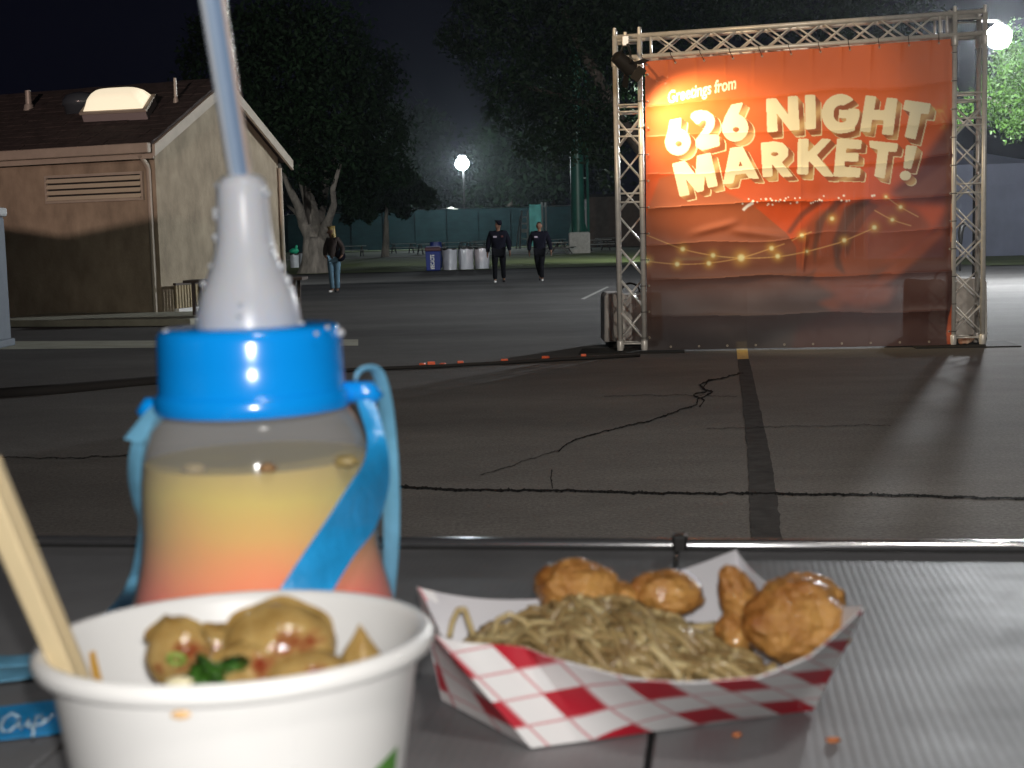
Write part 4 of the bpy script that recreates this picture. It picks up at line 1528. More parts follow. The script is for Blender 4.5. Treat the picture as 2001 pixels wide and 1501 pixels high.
# ------------------------------------------------------------------ fence with windscreen cloth
FD_ = 140.0
FZ = lawn_z(FD_)
f0, f1 = gy(380, FD_, FZ), gy(1122, FD_, FZ)
fn_ = thing('fence', gy(800, FD_, FZ), 'tall chain-link fence covered in dark green windscreen cloth along the lawn', 'fence')
npan = 12
g0, g1 = 1036, 1066
for k in range(npan):
    a, b = f0.lerp(f1, k / npan), f0.lerp(f1, (k + 1) / npan)
    xa, xb = 380 + (1122 - 380) * k / npan, 380 + (1122 - 380) * (k + 1) / npan
    hgt = 3.6 + 0.35 * min(1, k / 6)
    segs = [(xa, xb, M['windscreen'])]
    if xa < g0 < xb:
        segs = [(xa, g0, M['windscreen']), (g0, xb, M['windscreen_lit'])]
    elif xa < g1 <= xb + 1:
        segs = [(xa, xb, M['windscreen_lit'])] if xb <= 1100 else [(xa, xb, M['windscreen'])]
    for (x0, x1, mt) in segs:
        A, B = gy(x0, FD_, FZ), gy(x1, FD_, FZ)
        hh = hgt + (0.25 if mt is M['windscreen_lit'] else 0)
        m = MB()
        sag = random.uniform(0.02, 0.10)
        def pf(u, v, A=A, B=B, hh=hh, sag=sag, k=k):
            p = A.lerp(B, u)
            return (p.x, p.y - 0.05 - 0.06 * sin(pi * u) * sin(pi * v) - 0.03 * sin(u * 9 + k) * v, FZ + 0.06 + (hh - 0.06) * v - sag * sin(pi * u) * v)
        m.grid(pf, 10, 8)
        m.build('windscreen_panel', mt, fn_, smooth=True)
    m = MB()
    m.tube(a + Vector((0, 0.06, 0)), a + Vector((0, 0.06, hgt + 0.12)), 0.045, n=8)
    m.build('post', M['post'], fn_)
    m = MB()
    m.tube(a + Vector((0, 0.06, hgt + 0.03)), b + Vector((0, 0.06, hgt + 0.03)), 0.03, n=6)
    m.build('top_rail', M['post'], fn_)
for x in (1061, 1068):
    a = gy(x, FD_ - 0.2, FZ)
    m = MB()
    m.tube(a, a + Vector((0, 0, 4.35)), 0.09, n=8)
    m.build('gate_post', M['white_paint'], fn_)

# ladder and leaning poles
LD = 128.0
lz = lawn_z(LD)
ls = LD / F_PX
lad = thing('step_ladder', gy(1024, LD, lz), 'tall white step ladder standing open against the green fence', 'ladder')
for (xt, xb_, dy) in ((1020, 1015, 0), (1031, 1031, 0)):
    m = MB()
    m.tube(gy(xb_, LD, lz), at(xt, 412, LD + .9), 0.085, n=6)
    m.build('rail', M['white_paint'], lad)
for y, hh in ((424, .10), (437, .16), (451, .32), (467, .10), (480, .10)):
    t = (495 - y) / 83
    p = at(1020.5 - 0.5 * 0 + 0, y, LD + .9 * t)
    q_ = at(1031, y, LD + .9 * t)
    m = MB()
    m.obox(p + Vector((-.05, -.06, -hh / 2)), (q_ - p) + Vector((.1, 0, 0)), Vector((0, .14, 0)), Vector((0, 0, hh)))
    m.build('rung', M['white_paint'], lad)
for (xt, yt, xb_, lab) in ((1016, 425, 1009, 'long pale pole leaning on the fence, the outer one left of the ladder'), (1018, 420, 1017, 'long pale pole leaning on the fence, the one touching the ladder')):
    m = MB()
    a = gy(xb_, LD - .3, lawn_z(LD - .3))
    m.tube(a, at(xt, yt, LD + .4), 0.06, n=6)
    tag(m.build('leaning_pole', M['grey_wood'], origin=a), lab, 'pole')

# pale canopy beyond the fence
kd = 152.0
kb = gy(884, kd, 0)
kt = thing('pale_canopy', kb, 'pale pitched canopy roof showing above the fence below the street lamp', 'canopy')
zt, ze = at(884, 404, kd).z, at(884, 421, kd).z
hw = 46 / F_PX * kd
m = MB()
m.add([kb + Vector((-hw, -hw, ze)), kb + Vector((hw, -hw, ze)), kb + Vector((hw, hw, ze)), kb + Vector((-hw, hw, ze)), kb + Vector((0, 0, zt)),
       kb + Vector((-hw, -hw, ze - .12)), kb + Vector((hw, -hw, ze - .12)), kb + Vector((hw, hw, ze - .12)), kb + Vector((-hw, hw, ze - .12))],
      [(0, 1, 4), (1, 2, 4), (2, 3, 4), (3, 0, 4), (5, 6, 1, 0), (6, 7, 2, 1), (7, 8, 3, 2), (8, 5, 0, 3)])
m.build('roof', M['pale_canvas'], kt)
for sx in (-1, 1):
    for sy in (-1, 1):
        m = MB()
        m.tube(kb + Vector((sx * hw * .95, sy * hw * .95, 0)), kb + Vector((sx * hw * .95, sy * hw * .95, ze)), 0.05)
        m.build('pole', M['post'], kt)

# brown wall building behind the pole
wd = 124.0
wa, wb = gy(1149, wd, 0), gy(1330, wd, 0)
bw_ = thing('brown_building', (wa + wb) / 2, 'plain brown rough-walled building behind the green pole', 'building')
m = MB()
hz = at(1170, 385, wd).z
m.obox(wa, wb - wa, Vector((0, 9, 0)), Vector((0, 0, hz)))
m.build('wall', M['brown_wall'], bw_)
m = MB()
m.obox(wa + Vector((-.3, -.3, hz)), (wb - wa) + Vector((.6, 0, 0)), Vector((0, 9.6, 0)), Vector((0, 0, .25)))
m.build('roof', M['steel_dark'], bw_)

# green steel pole on its concrete footing
PD = 95.0
ps = PD / F_PX
pz = lawn_z(PD)
pb_ = gy(1133, PD, pz)
gp = thing('light_pole', pb_, 'thick green steel pole with conduit standing on a square concrete footing', 'pole')
m = MB()
hb = 1.42
m.lathe([(0.99, -.1), (0.99, hb * .93), (0.86, hb)], 4, pb_ + Vector((0, 0.4, 0)), Matrix.Rotation(pi / 4, 3, 'Z'))
m.build('footing', M['concrete'], gp, bevel=0.03)
m = MB()
m.lathe([(0.47, hb - .02), (0.46, hb + 2.0), (0.44, 6), (0.36, 14)], 18, pb_ + Vector((-0.06, .3, 0)))
m.build('pole', M['green_paint'], gp, smooth='auto')
for k in range(8):
    a = pi / 4 * k + .2
    m = MB()
    c = pb_ + Vector((-0.06, .3, hb - .01))
    d_ = Vector((cos(a), sin(a), 0))
    m.add([c + d_ * .45 + Vector((-d_.y, d_.x, 0)) * .02, c + d_ * .68 + Vector((-d_.y, d_.x, 0)) * .02, c + d_ * .45 + Vector((-d_.y, d_.x, 0)) * .02 + Vector((0, 0, .75)),
           c + d_ * .45 - Vector((-d_.y, d_.x, 0)) * .02, c + d_ * .68 - Vector((-d_.y, d_.x, 0)) * .02, c + d_ * .45 - Vector((-d_.y, d_.x, 0)) * .02 + Vector((0, 0, .75))],
          [(0, 1, 2), (5, 4, 3), (0, 3, 4, 1), (1, 4, 5, 2), (2, 5, 3, 0)])
    m.build('gusset', M['green_paint'], gp)
m = MB()
m.tube(pb_ + Vector((.62, .1, hb)), pb_ + Vector((.62, .1, 13)), 0.09, n=8)
m.build('conduit', M['green_paint'], gp)
for z in (3, 5, 7):
    m = MB()
    m.box(pb_ + Vector((.45, .15, z)), (.4, .06, .08))
    m.build('bracket', M['green_paint'], gp)

# ------------------------------------------------------------------ picnic tables on the lawn
def picnic():
    t = thing('picnic_table', (0, 0, 0), 'x', 'picnic table', 'picnic tables on the lawn')
    for k in range(4):
        m = MB()
        m.box((0, -0.30 + 0.2 * k, 0.78), (2.1, 0.19, 0.05))
        m.build('plank', M['grey_wood'], t, local=True)
    for sy in (-1, 1):
        m = MB()
        m.box((0, sy * 0.78, 0.47), (2.1, 0.28, 0.05))
        m.build('bench', M['grey_wood'], t, local=True)
        for sx in (-1, 1):
            m = MB()
            a, b = Vector((sx * .75, sy * .22, .755)), Vector((sx * .75, sy * .72, 0.0))
            m.obox(a + Vector((-.04, -.05, 0)), Vector((.08, 0, 0)), Vector((0, .10, 0)), b - a)
            m.build('leg', M['table_leg'], t, local=True)
    for sx in (-1, 1):
        m = MB()
        m.box((sx * .75, 0, .42), (.07, 1.7, .07))
        m.build('crossbar', M['table_leg'], t, local=True)
    return t


ptab = picnic()
spots = [(688, 106, .25, 'pale picnic table just right of the woman in jeans'), (787, 118, .35, 'picnic table right of the slim lawn tree trunk'), (840, 108, .35, 'picnic table right behind the blue recycling bin'),
         (884, 118, .30, 'picnic table behind the leftmost white bin bag barrel'), (933, 112, .45, 'picnic table behind the rightmost white barrel and the capped guard'), (944, 128, .3, 'farther picnic table half hidden by the capped guard'),
         (1093, 92, 1.35, 'dark picnic table left of the concrete footing'), (1082, 122, .5, 'far picnic table behind the bareheaded guard'), (1166, 104, .4, 'picnic table just right of the concrete footing'), (1188, 122, .2, 'far picnic table beside the left truss tower')]
for i, (px, D, rz, lab) in enumerate(spots):
    t = ptab if i == 0 else copy_tree(ptab)
    t.location = gy(px, D, lawn_z(D) + 0.01)
    t.rotation_euler.z = rz
    tag(t, lab)

# ------------------------------------------------------------------ bins
bD = 58.6
bb = gy(847.5, bD, 0.03)
sB = bD / F_PX
bt_ = thing('recycling_bin', bb, 'dark blue recycling bin with white upright lettering and a maroon lid', 'bin')
m = MB()
m.lathe([(0.40, 0.0), (0.43, 0.66), (0.44, 0.80)], 4, bb, Matrix.Rotation(pi / 4, 3, 'Z'))
m.build('body', M['bin_blue'], bt_, bevel=0.03)
m = MB()
m.box(bb + Vector((0, 0, 0.88)), (0.68, 0.66, 0.17))
m.build('lid', M['bin_lid'], bt_, bevel=0.05)
m = MB()
m.box(bb + Vector((0, -0.02, 0.985)), (0.58, 0.5, 0.05))
m.build('rim', mat('grey_blue_rim', (0.14, 0.14, 0.22), 0.5), bt_, bevel=0.02)
vs, tr = text_tris("RECYCLE", 0.03)
mx = max(v.x for v in vs)
m = MB()
m.add([bb + Vector((0.02 - 0.09 + v.y * 0.22, -0.318 - 0.008, 0.06 + 0.60 * v.x / mx)) for v in vs], [t for t in tr])
m.v = [(v[0] - 0.03, v[1], v[2]) for v in m.v]
lt_ = m.build('lettering', M['white_paint'], bt_)

b2 = gy(853, 64.5, 0.03)
t2 = thing('blue_barrel', b2, 'blue barrel standing behind the blue recycling bin', 'barrel')
m = MB()
m.lathe([(0.25, 0.0), (0.28, 0.3), (0.28, 1.02), (0.26, 1.14)], 18, b2)
m.build('drum', M['bin_blue'], t2, smooth='auto')
m = MB()
m.lathe([(0.275, 1.12), (0.275, 1.17), (0.1, 1.19)], 18, b2)
m.build('lid', M['bin_blue'], t2, smooth='auto')


def bag_barrel(px, D, lab, r=0.31, h=0.86):
    p = gy(px, D, 0.03)
    t = thing('lined_barrel', p, lab, 'bin', 'barrels wrapped in white plastic')
    m = MB()
    n = 28
    def f(u, v):
        a = 2 * pi * u
        q = Vector((cos(a), sin(a), v * 2))
        rr = r * (0.94 + 0.06 * v) * (1 + 0.07 * noise.noise(q * 2.2 + Vector((px, 0, 0))) + 0.05 * noise.noise(Vector((a * 4, v * 1.2, px))))
        rr *= 1 + 0.10 * max(abs(cos(2 * a)), 0) ** 1.0 * 0.5
        return (p.x + cos(a) * rr, p.y + sin(a) * rr, p.z + h * v * (1 + 0.02 * sin(a * 2 + px)))
    m.grid(f, n, 12)
    m.build('plastic_film', M['white_film'], t, smooth=True)
    m = MB()
    m.lathe([(r * .99, h - .04), (r * 1.04, h + .0), (r * 1.02, h + .05), (r * .9, h + .045), (r * .88, h - .1), (0.01, h - .1)], 24, p, cap1=False)
    m.build('rim', M['black_plastic'], t, smooth='auto')
    return t


bag_barrel(879, 59.2, 'white plastic-wrapped barrel next to the blue recycling bin')
bag_barrel(911, 59.6, 'white plastic-wrapped barrel in the middle of the three')
bag_barrel(942, 60.2, 'white plastic-wrapped barrel beside the capped guard')
wb_ = bag_barrel(576, 73, 'white bin standing behind the building corner under a green bag', .22, .72)
bag_barrel(591, 74, 'white bin half hidden by the left side of the forked trunk', .20, .78)
p = gy(576, 73, 0.03) + Vector((0, 0, .80))
m = MB()
m.ball(p + Vector((0, 0, .10)), (.24, .2, .15), 16, 10)
m.ball(p + Vector((.12, 0, .26)), (.07, .06, .14), 10, 8)
m.v = [tuple(Vector(v) + Vector((1, .5, 1)) * 0.06 * noise.noise(Vector(v) * 7)) for v in m.v]
tag(m.build('green_bag', M['bag_green'], origin=p, smooth=True), 'bright green plastic bag on the white bin by the building corner', 'bag')

# ------------------------------------------------------------------ tent at the right
tD = 58.0
tcx = 1885
tp0 = gy(tcx, tD, 0)
te = thing('event_tent', tp0, 'large pale blue-grey canvas tent behind the right truss tower', 'tent')
hwT = 195 / F_PX * tD
ez, vz_, pk = at(1885, 322, tD).z, at(1885, 364, tD).z, at(1885, 262, tD).z
m = MB()
ctr = tp0 + Vector((0, hwT, 0))
def roofp(k):
    def f(u, v):
        a = [(-1, -1), (1, -1), (1, 1), (-1, 1)]
        c0, c1 = Vector((*a[k], 0)), Vector((*a[(k + 1) % 4], 0))
        e = c0.lerp(c1, u) * hwT
        q = ctr + e * (1 - v)
        return (q.x, q.y, ez + (pk - ez) * (v ** 1.5) - 0.03 * sin(pi * u) * (1 - v))
    return f
for k in range(4):
    m.grid(roofp(k), 12, 10)
m.build('roof', M['tent'], te, smooth='auto')
for k in range(4):
    a = [(-1, -1), (1, -1), (1, 1), (-1, 1)]
    c0, c1 = ctr + Vector((*a[k], 0)) * hwT, ctr + Vector((*a[(k + 1) % 4], 0)) * hwT
    out = (c0 + c1) / 2 - ctr
    out.normalize()
    m = MB()
    m.grid(lambda u, v: tuple(c0.lerp(c1, u) + out * (0.05 + 0.04 * sin(u * 40) * (1 - v)) + UPZ * (vz_ + (ez - vz_) * v)), 40, 3)
    m.build('valance', M['tent'], te, smooth=True)
    if k == 2:
        continue
    for j in range(5):
        x0, x1 = c0.lerp(c1, j / 5), c0.lerp(c1, (j + 1) / 5)
        m = MB()
        m.grid(lambda u, v: tuple(x0.lerp(x1, u) + out * (0.07 * sin(pi * u) * sin(pi * v * .8) + 0.02 * sin(u * 17 + j)) + UPZ * (0.04 + vz_ * v)), 16, 6)
        m.build('wall_panel', M['tent'], te, smooth=True)
        m = MB()
        m.tube(x0 + UPZ * 0, x0 + UPZ * ez, 0.04, n=6)
        m.build('pole', M['post'], te)
for sx, sy in ((-1, -1), (1, -1), (1, 1), (-1, 1)):
    m = MB()
    m.tube(ctr + Vector((sx, sy, 0)) * hwT * .99, ctr + Vector((sx, sy, 0)) * hwT * .99 + UPZ * ez, 0.05, n=8)
    m.build('pole', M['post'], te)
# dark hooked cloth hanging in front of the tent
p = at(1884, 440, 40)
m = MB()
fx_ = [at(1877, 478, 40), at(1877, 455, 40), at(1880, 443, 40), at(1886, 438, 40), at(1893, 437, 40)]
m.path(fx_, [0.05, 0.08, 0.085, 0.06, 0.03], 8)
m.tube(at(1877, 480, 40), gy(1876, 40, 0), 0.03)
tag(m.build('dark_flag', M['black_plastic'], origin=gy(1876, 40, 0), smooth=True), 'small black hooked flag on a stake in front of the tent', 'flag')

# ------------------------------------------------------------------ people
def skin_mesh(name, verts, edges, radii, mat_, parent, sub=2):
    me = bpy.data.meshes.new(name)
    me.from_pydata([tuple(v) for v in verts], edges, [])
    ob = bpy.data.objects.new('tmp', me)
    COL.objects.link(ob)
    sk_ = ob.modifiers.new('s', 'SKIN')
    for i, r in enumerate(radii):
        rr = r if hasattr(r, '__len__') else (r, r)
        me.skin_vertices[0].data[i].radius = rr
        me.skin_vertices[0].data[i].use_root = (i == 0)
    sk_.use_smooth_shade = True
    if sub:
        sb = ob.modifiers.new('u', 'SUBSURF')
        sb.levels = sub
        sb.render_levels = sub
    dg = bpy.context.evaluated_depsgraph_get()
    nm = bpy.data.meshes.new_from_object(ob.evaluated_get(dg))
    nm.name = name
    bpy.data.objects.remove(ob)
    nm.materials.clear()
    nm.materials.append(mat_)
    nm.polygons.foreach_set('use_smooth', [True] * len(nm.polygons))
    o = bpy.data.objects.new(name, nm)
    COL.objects.link(o)
    o.parent = parent
    return o


def person(base, H, rz, label, J, bulk, mats, cap=False, hair=None):
    """J: joints in body heights (x right of picture, y away, z up); a figure facing -y"""
    t = thing('person', base, label, 'person', rz=rz)
    V, E, R_ = [], [], []
    def add(p, r, link=None):
        V.append(Vector(p) * H)
        R_.append(tuple(q * H for q in r) if hasattr(r, '__len__') else r * H)
        if link is not None:
            E.append((link, len(V) - 1))
        return len(V) - 1
    pel = add(J['pelvis'], .065)
    ch = add(J['chest'], .072, pel)
    nk = add(J['neck'], .030, ch)
    hb_ = Vector(J['head'])
    h0 = add(hb_ + Vector((0, .004, -.035)), .036, nk)
    h1 = add(hb_ + Vector((0, 0, .0)), (.043, .050), h0)
    h2 = add(hb_ + Vector((0, .004, .035)), (.042, .048), h1)
    add(hb_ + Vector((0, .004, .062)), .026, h2)
    fd = Vector(J.get('face', (0, -1, 0))).normalized()
    add(hb_ + fd * .058 + Vector((0, 0, -.008)), .009, h1)
    sdv = Vector((-fd.y, fd.x, 0))
    for s in (-1, 1):
        add(hb_ + sdv * s * .05 + Vector((0, 0, -.003)), .010, h1)
    hands = []
    for s in ('L', 'R'):
        sh = add(J['sh' + s], .036, ch)
        el = add(J['el' + s], .026, sh)
        wr = add(J['wr' + s], .018, el)
        hd_ = add(J['ha' + s], (.022, .012), wr)
        dirv = (Vector(J['ha' + s]) - Vector(J['wr' + s])).normalized()
        sidev = Vector((0, -1, 0)) if abs(dirv.y) < .8 else Vector((1, 0, 0))
        for f in range(4):
            b0 = Vector(J['ha' + s]) + sidev * (.014 * (f - 1.5)) + dirv * .012
            ln = (.030, .036, .034, .026)[f]
            q1 = add(b0 + dirv * ln * .5, .0058, hd_)
            add(b0 + dirv * ln + Vector((0, .006, 0)), .0048, q1)
        q1 = add(Vector(J['wr' + s]) + dirv * .022 + sidev * .026, .007, hd_)
        add(Vector(J['wr' + s]) + dirv * .040 + sidev * .032, .0055, q1)
    for s in ('L', 'R'):
        hp = add(J['hp' + s], .052, pel)
        kn = add(J['kn' + s], .033, hp)
        an = add(J['an' + s], .022, kn)
        add(J['to' + s], .02, an)
    skin_mesh('body', V, E, R_, M['skin'], t, 2)

    def cloth(name, chain_pts, m_, sub=2):
        v, e, r = [], [], []
        ids = {}
        for key, p, rad, lk in chain_pts:
            v.append(Vector(p) * H)
            r.append(tuple(q * H for q in rad) if hasattr(rad, '__len__') else rad * H)
            ids[key] = len(v) - 1
            if lk is not None:
                e.append((ids[lk], ids[key]))
        return skin_mesh(name, v, e, r, m_, t, sub)

    def mid(a, b, k=.5):
        return Vector(J[a]).lerp(Vector(J[b]), k)
    up_ = Vector((0, 0, 1))
    jk = [('c', J['chest'], (.098 * bulk, .070 * bulk), None), ('w', mid('chest', 'pelvis', .5), (.098 * bulk, .074 * bulk), 'c'), ('h', Vector(J['pelvis']) + up_ * -.005, (.096 * bulk, .074 * bulk), 'w'),
          ('hem', Vector(J['pelvis']) + up_ * -.055, (.093 * bulk, .07 * bulk), 'h'), ('n', mid('chest', 'neck', .72), (.058, .05), 'c'), ('n2', Vector(J['neck']) + up_ * .004, .037, 'n')]
    for s in ('L', 'R'):
        jk += [('s' + s, J['sh' + s], .050 * bulk ** .5, 'c'), ('m' + s, mid('sh' + s, 'el' + s), .046 * bulk ** .5, 's' + s), ('e' + s, J['el' + s], .040 * bulk ** .5, 'm' + s), ('f' + s, mid('el' + s, 'wr' + s, .5), .036, 'e' + s), ('wr' + s, mid('el' + s, 'wr' + s, .96), .029, 'f' + s)]
    cloth('jacket' if not hair else 'top', jk, mats['top'])
    tr_ = [('p', Vector(J['pelvis']) + up_ * -.01, (.082 * bulk, .066 * bulk), None)]
    for s in ('L', 'R'):
        tr_ += [('h' + s, J['hp' + s], .062 * bulk ** .5, 'p'), ('t' + s, mid('hp' + s, 'kn' + s, .5), .054 * bulk ** .5, 'h' + s), ('k' + s, J['kn' + s], .044, 't' + s), ('c' + s, mid('kn' + s, 'an' + s, .5), .041, 'k' + s), ('a' + s, mid('kn' + s, 'an' + s, .97), .038, 'c' + s)]
    cloth('trousers', tr_, mats['legs'])
    for s in ('L', 'R'):
        a, b = Vector(J['an' + s]), Vector(J['to' + s])
        fw = (b - a)
        fw.z = 0
        fw.normalize()
        gnd = min(a.z, b.z) - .02
        cloth('shoe', [('a', Vector((a.x, a.y, gnd + .022)) - fw * .022, .024, None), ('b', Vector((a.x, a.y, gnd + .022)) + fw * .03, .023, 'a'), ('c', Vector((a.x, a.y, gnd + .018)) + fw * .085, .019, 'b')], mats['shoe' + s] if 'shoe' + s in mats else mats['shoe'])
    if cap:
        cloth('cap', [('a', hb_ + Vector((0, .004, .030)), (.052, .058), None), ('b', hb_ + Vector((0, .004, .062)), (.044, .048), 'a'), ('c', hb_ + Vector((0, .004, .078)), .02, 'b'),
                      ('d', hb_ + fd * .058 + Vector((0, 0, .030)), (.038, .007), 'a'), ('e', hb_ + fd * .095 + Vector((0, 0, .022)), (.026, .005), 'd')], mats['cap'])
    elif hair is None:
        cloth('hair', [('a', hb_ + Vector((0, .018, .022)), (.047, .046), None), ('b', hb_ + Vector((0, .010, .056)), (.044, .046), 'a'), ('c', hb_ + Vector((0, .006, .074)), .02, 'b')], mats['hair'])
    else:
        cloth('hair', [('a', hb_ - fd * .014 + Vector((0, 0, .030)), (.052, .056), None), ('b', hb_ - fd * .01 + Vector((0, 0, .064)), .040, 'a'), ('c', hb_ - fd * .03 + Vector((0, 0, -.03)), (.055, .046), 'a'),
                       ('d', hb_ - fd * .045 + Vector((0, 0, -.10)), (.056, .034), 'c'), ('e', hb_ - fd * .05 + Vector((0, 0, -.165)), (.040, .022), 'd')], mats['hair'])
    return t


def patch(t, p, w_, h_, m_=None):
    m = MB()
    m.box(p, (w_, 0.012, h_))
    m.build('patch', m_ or M['grey_patch'], t, local=True, bevel=.004)


Jw = dict(pelvis=(0, 0, .52), chest=(0, 0, .715), neck=(0, .0, .835), head=(0, -.012, .915),
          shL=(-.118, 0, .79), elL=(-.160, .012, .63), wrL=(-.178, -.015, .49), haL=(-.180, -.022, .452),
          shR=(.118, 0, .79), elR=(.162, .012, .64), wrR=(.176, .01, .50), haR=(.178, .004, .462),
          hpL=(-.056, 0, .50), knL=(-.066, -.035, .28), anL=(-.068, -.015, .055), toL=(-.075, -.075, .03),
          hpR=(.056, 0, .50), knR=(.066, .01, .27), anR=(.074, .075, .07), toR=(.080, .02, .035), face=(.55, -.8, 0))
D1 = (G(976, 554).y)
gA = person(gy(976, D1, 0), 1.76, 0.05, 'burly guard in navy uniform and peaked cap walking toward the camera', Jw, 1.28,
            dict(top=M['navy'], legs=M['black_cloth'], shoe=M['shoe'], shoeL=M['shoe_white'], cap=M['navy'], hair=M['hair_dark']), cap=True)
patch(gA, (-.10, -.165, 1.30), .10, .05)
patch(gA, (.10, -.165, 1.31), .06, .05, mat('red_patch', (.09, .02, .02), .7))
Jw2 = dict(Jw)
Jw2.update(head=(0, -.01, .912), face=(-.3, -.9, 0), hpL=(-.048, 0, .5), hpR=(.048, 0, .5), knL=(-.035, .03, .28), anL=(.004, .13, .10), toL=(.0, .09, .04), knR=(.022, -.03, .27), anR=(.028, -.02, .055), toR=(.030, -.08, .03),
           elL=(-.165, .03, .64), wrL=(-.172, .02, .50), haL=(-.170, .015, .46), elR=(.165, -.01, .63), wrR=(.185, -.06, .50), haR=(.185, -.075, .462))
gB = person(gy(1056, G(1056, 551).y, 0), 1.72, 0.0, 'bareheaded guard in dark uniform walking with one leg lifted behind', Jw2, 1.12,
            dict(top=M['navy'], legs=M['black_cloth'], shoe=M['shoe'], shoeR=M['shoe_white'], hair=M['hair_dark']))
patch(gB, (-.10, -.148, 1.27), .09, .05)
Jw3 = dict(pelvis=(0, 0, .53), chest=(-.012, .012, .72), neck=(-.02, .01, .835), head=(-.032, -.004, .912),
           shL=(-.085, .05, .79), elL=(-.13, .05, .65), wrL=(-.125, -.03, .55), haL=(-.11, -.055, .535),
           shR=(.075, -.03, .79), elR=(.145, -.03, .66), wrR=(.13, -.09, .55), haR=(.115, -.11, .535),
           hpL=(-.05, 0, .51), knL=(-.046, -.02, .28), anL=(-.035, 0, .055), toL=(-.075, -.045, .03),
           hpR=(.05, 0, .51), knR=(.042, -.01, .28), anR=(.035, .01, .055), toR=(.02, -.055, .03), face=(-.85, -.35, 0))
gC = person(gy(655, G(655, 573).y, 0), 1.66, 0.0, 'woman with long blond hair, dark top and pale jeans standing by the forked tree', Jw3, .98,
            dict(top=M['brown_top'], legs=M['jeans'], shoe=M['shoe'], shoeL=M['shoe_white'], hair=M['hair_blond']), hair=True)
# bag at her hip
hb3 = gy(655, G(655, 573).y, 0)
m = MB()
m.ball((0, 0, 0), (.13, .07, .14), 16, 10)
m.path([(-.08, 0, .12), (-.10, -.03, .30), (-.16, -.04, .52)], .012, 6)
m.v = [(v[0] + hb3.x + .17, v[1] + hb3.y - .08, v[2] + .92) for v in m.v]
tag(m.build('shoulder_bag', M['navy'], origin=hb3 + Vector((.17, -.08, .78)), smooth=True), 'dark bag hanging at the hip of the woman in jeans', 'bag')

# ------------------------------------------------------------------ aluminium table
T = 0.97
e0, e1 = G(790, 1071, T), G(2000, 1079, T)
ex = (e1 - e0).normalized()
ey = Vector((ex.y, -ex.x, 0))                    # towards the viewer
seam = G(1322, 1075, T)
seam = e0 + ex * (seam - e0).dot(ex)


def metal_top():
    m = mat('ribbed_aluminium', (0.225, 0.225, 0.232), 0.5, metal=0.2, spec=0.24, vary=0.14, vscale=10, stretch=(1, 1, 1))
    nt = m.node_tree
    p = nt.nodes["Principled BSDF"]
    tc = node(nt, "ShaderNodeTexCoord")
    n = node(nt, "ShaderNodeTexNoise")
    n.inputs["Scale"].default_value = 16
    n.inputs["Detail"].default_value = 8
    n.inputs["Roughness"].default_value = 0.7
    nt.links.new(tc.outputs["Object"], n.inputs["Vector"])
    r = node(nt, "ShaderNodeMapRange")
    r.inputs[1].default_value, r.inputs[2].default_value = 0.35, 0.68
    r.inputs[3].default_value, r.inputs[4].default_value = 0.50, 0.60
    nt.links.new(n.outputs[0], r.inputs[0])
    nt.links.new(r.outputs[0], p.inputs["Roughness"])
    return m


M['table_metal'] = metal_top()
M['polished'] = mat('polished_rail', (0.62, 0.62, 0.63), 0.16, metal=0.9)
tab = thing('metal_table', Vector((seam.x + ey.x * .6, seam.y + ey.y * .6, 0)), 'ribbed aluminium picnic table carrying the bottle, the bowl and the food tray', 'table')
PWID, PITCH_R = 0.262, 0.0048
for k in (-3, -2, -1, 0, 1, 2):
    o = seam + ex * (k * PWID + 0.0016)
    wd = PWID - 0.0032
    nr = int(wd / PITCH_R)
    prof = [(0, -0.028), (0, -0.0012), (0.0012, 0)]
    for i in range(nr):
        x = wd * i / nr
        pw = wd / nr
        if i:
            prof += [(x + pw * 0.02, -0.00009), (x + pw * .16, -0.00005)]
        prof += [(x + pw * .30, 0.0), (x + pw * .70, 0.0), (x + pw * .84, -0.00005), (x + pw * .98, -0.00009)]
    prof += [(wd - .0012, 0), (wd, -0.0012), (wd, -0.028)]
    m = MB()
    vs = []
    for d in (0.004, 1.55):
        for (x, z) in prof:
            vs.append(o + ex * x + ey * d + UPZ * z)
    n = len(prof)
    m.add(vs, [(i, i + 1, n + i + 1, n + i) for i in range(n - 1)] + [tuple(range(n))[::-1], tuple(range(n, 2 * n))])
    m.build('plank', M['table_metal'], tab)
m = MB()
a = seam - ex * 0.85 - ey * 0.0105 + UPZ * 0.0012
m.path([a, a + ex * 1.7], 0.0046, 14)
m.build('end_rail', M['polished'], tab, smooth='auto')
m = MB()
m.obox(seam - ex * 0.85 - ey * 0.014 - UPZ * 0.034, ex * 1.7, ey * 0.012, UPZ * 0.026)
m.build('end_cap', M['black_plastic'], tab)
m = MB()
m.box(seam - ey * .011 + UPZ * 0.002 + ex * 0.002, (0.011, 0.012, 0.014), rz=atan2(ex.y, ex.x))
m.build('end_clip', M['black_plastic'], tab, bevel=.002)
for a_ in (-0.6, 0.5):
    for d in (0.25, 1.25):
        m = MB()
        c = seam + ex * a_ + ey * d
        m.box((c.x, c.y, (T - 0.03) / 2), (0.05, 0.05, T - 0.032), rz=atan2(ex.y, ex.x))
        m.build('leg', M['galv'], tab)

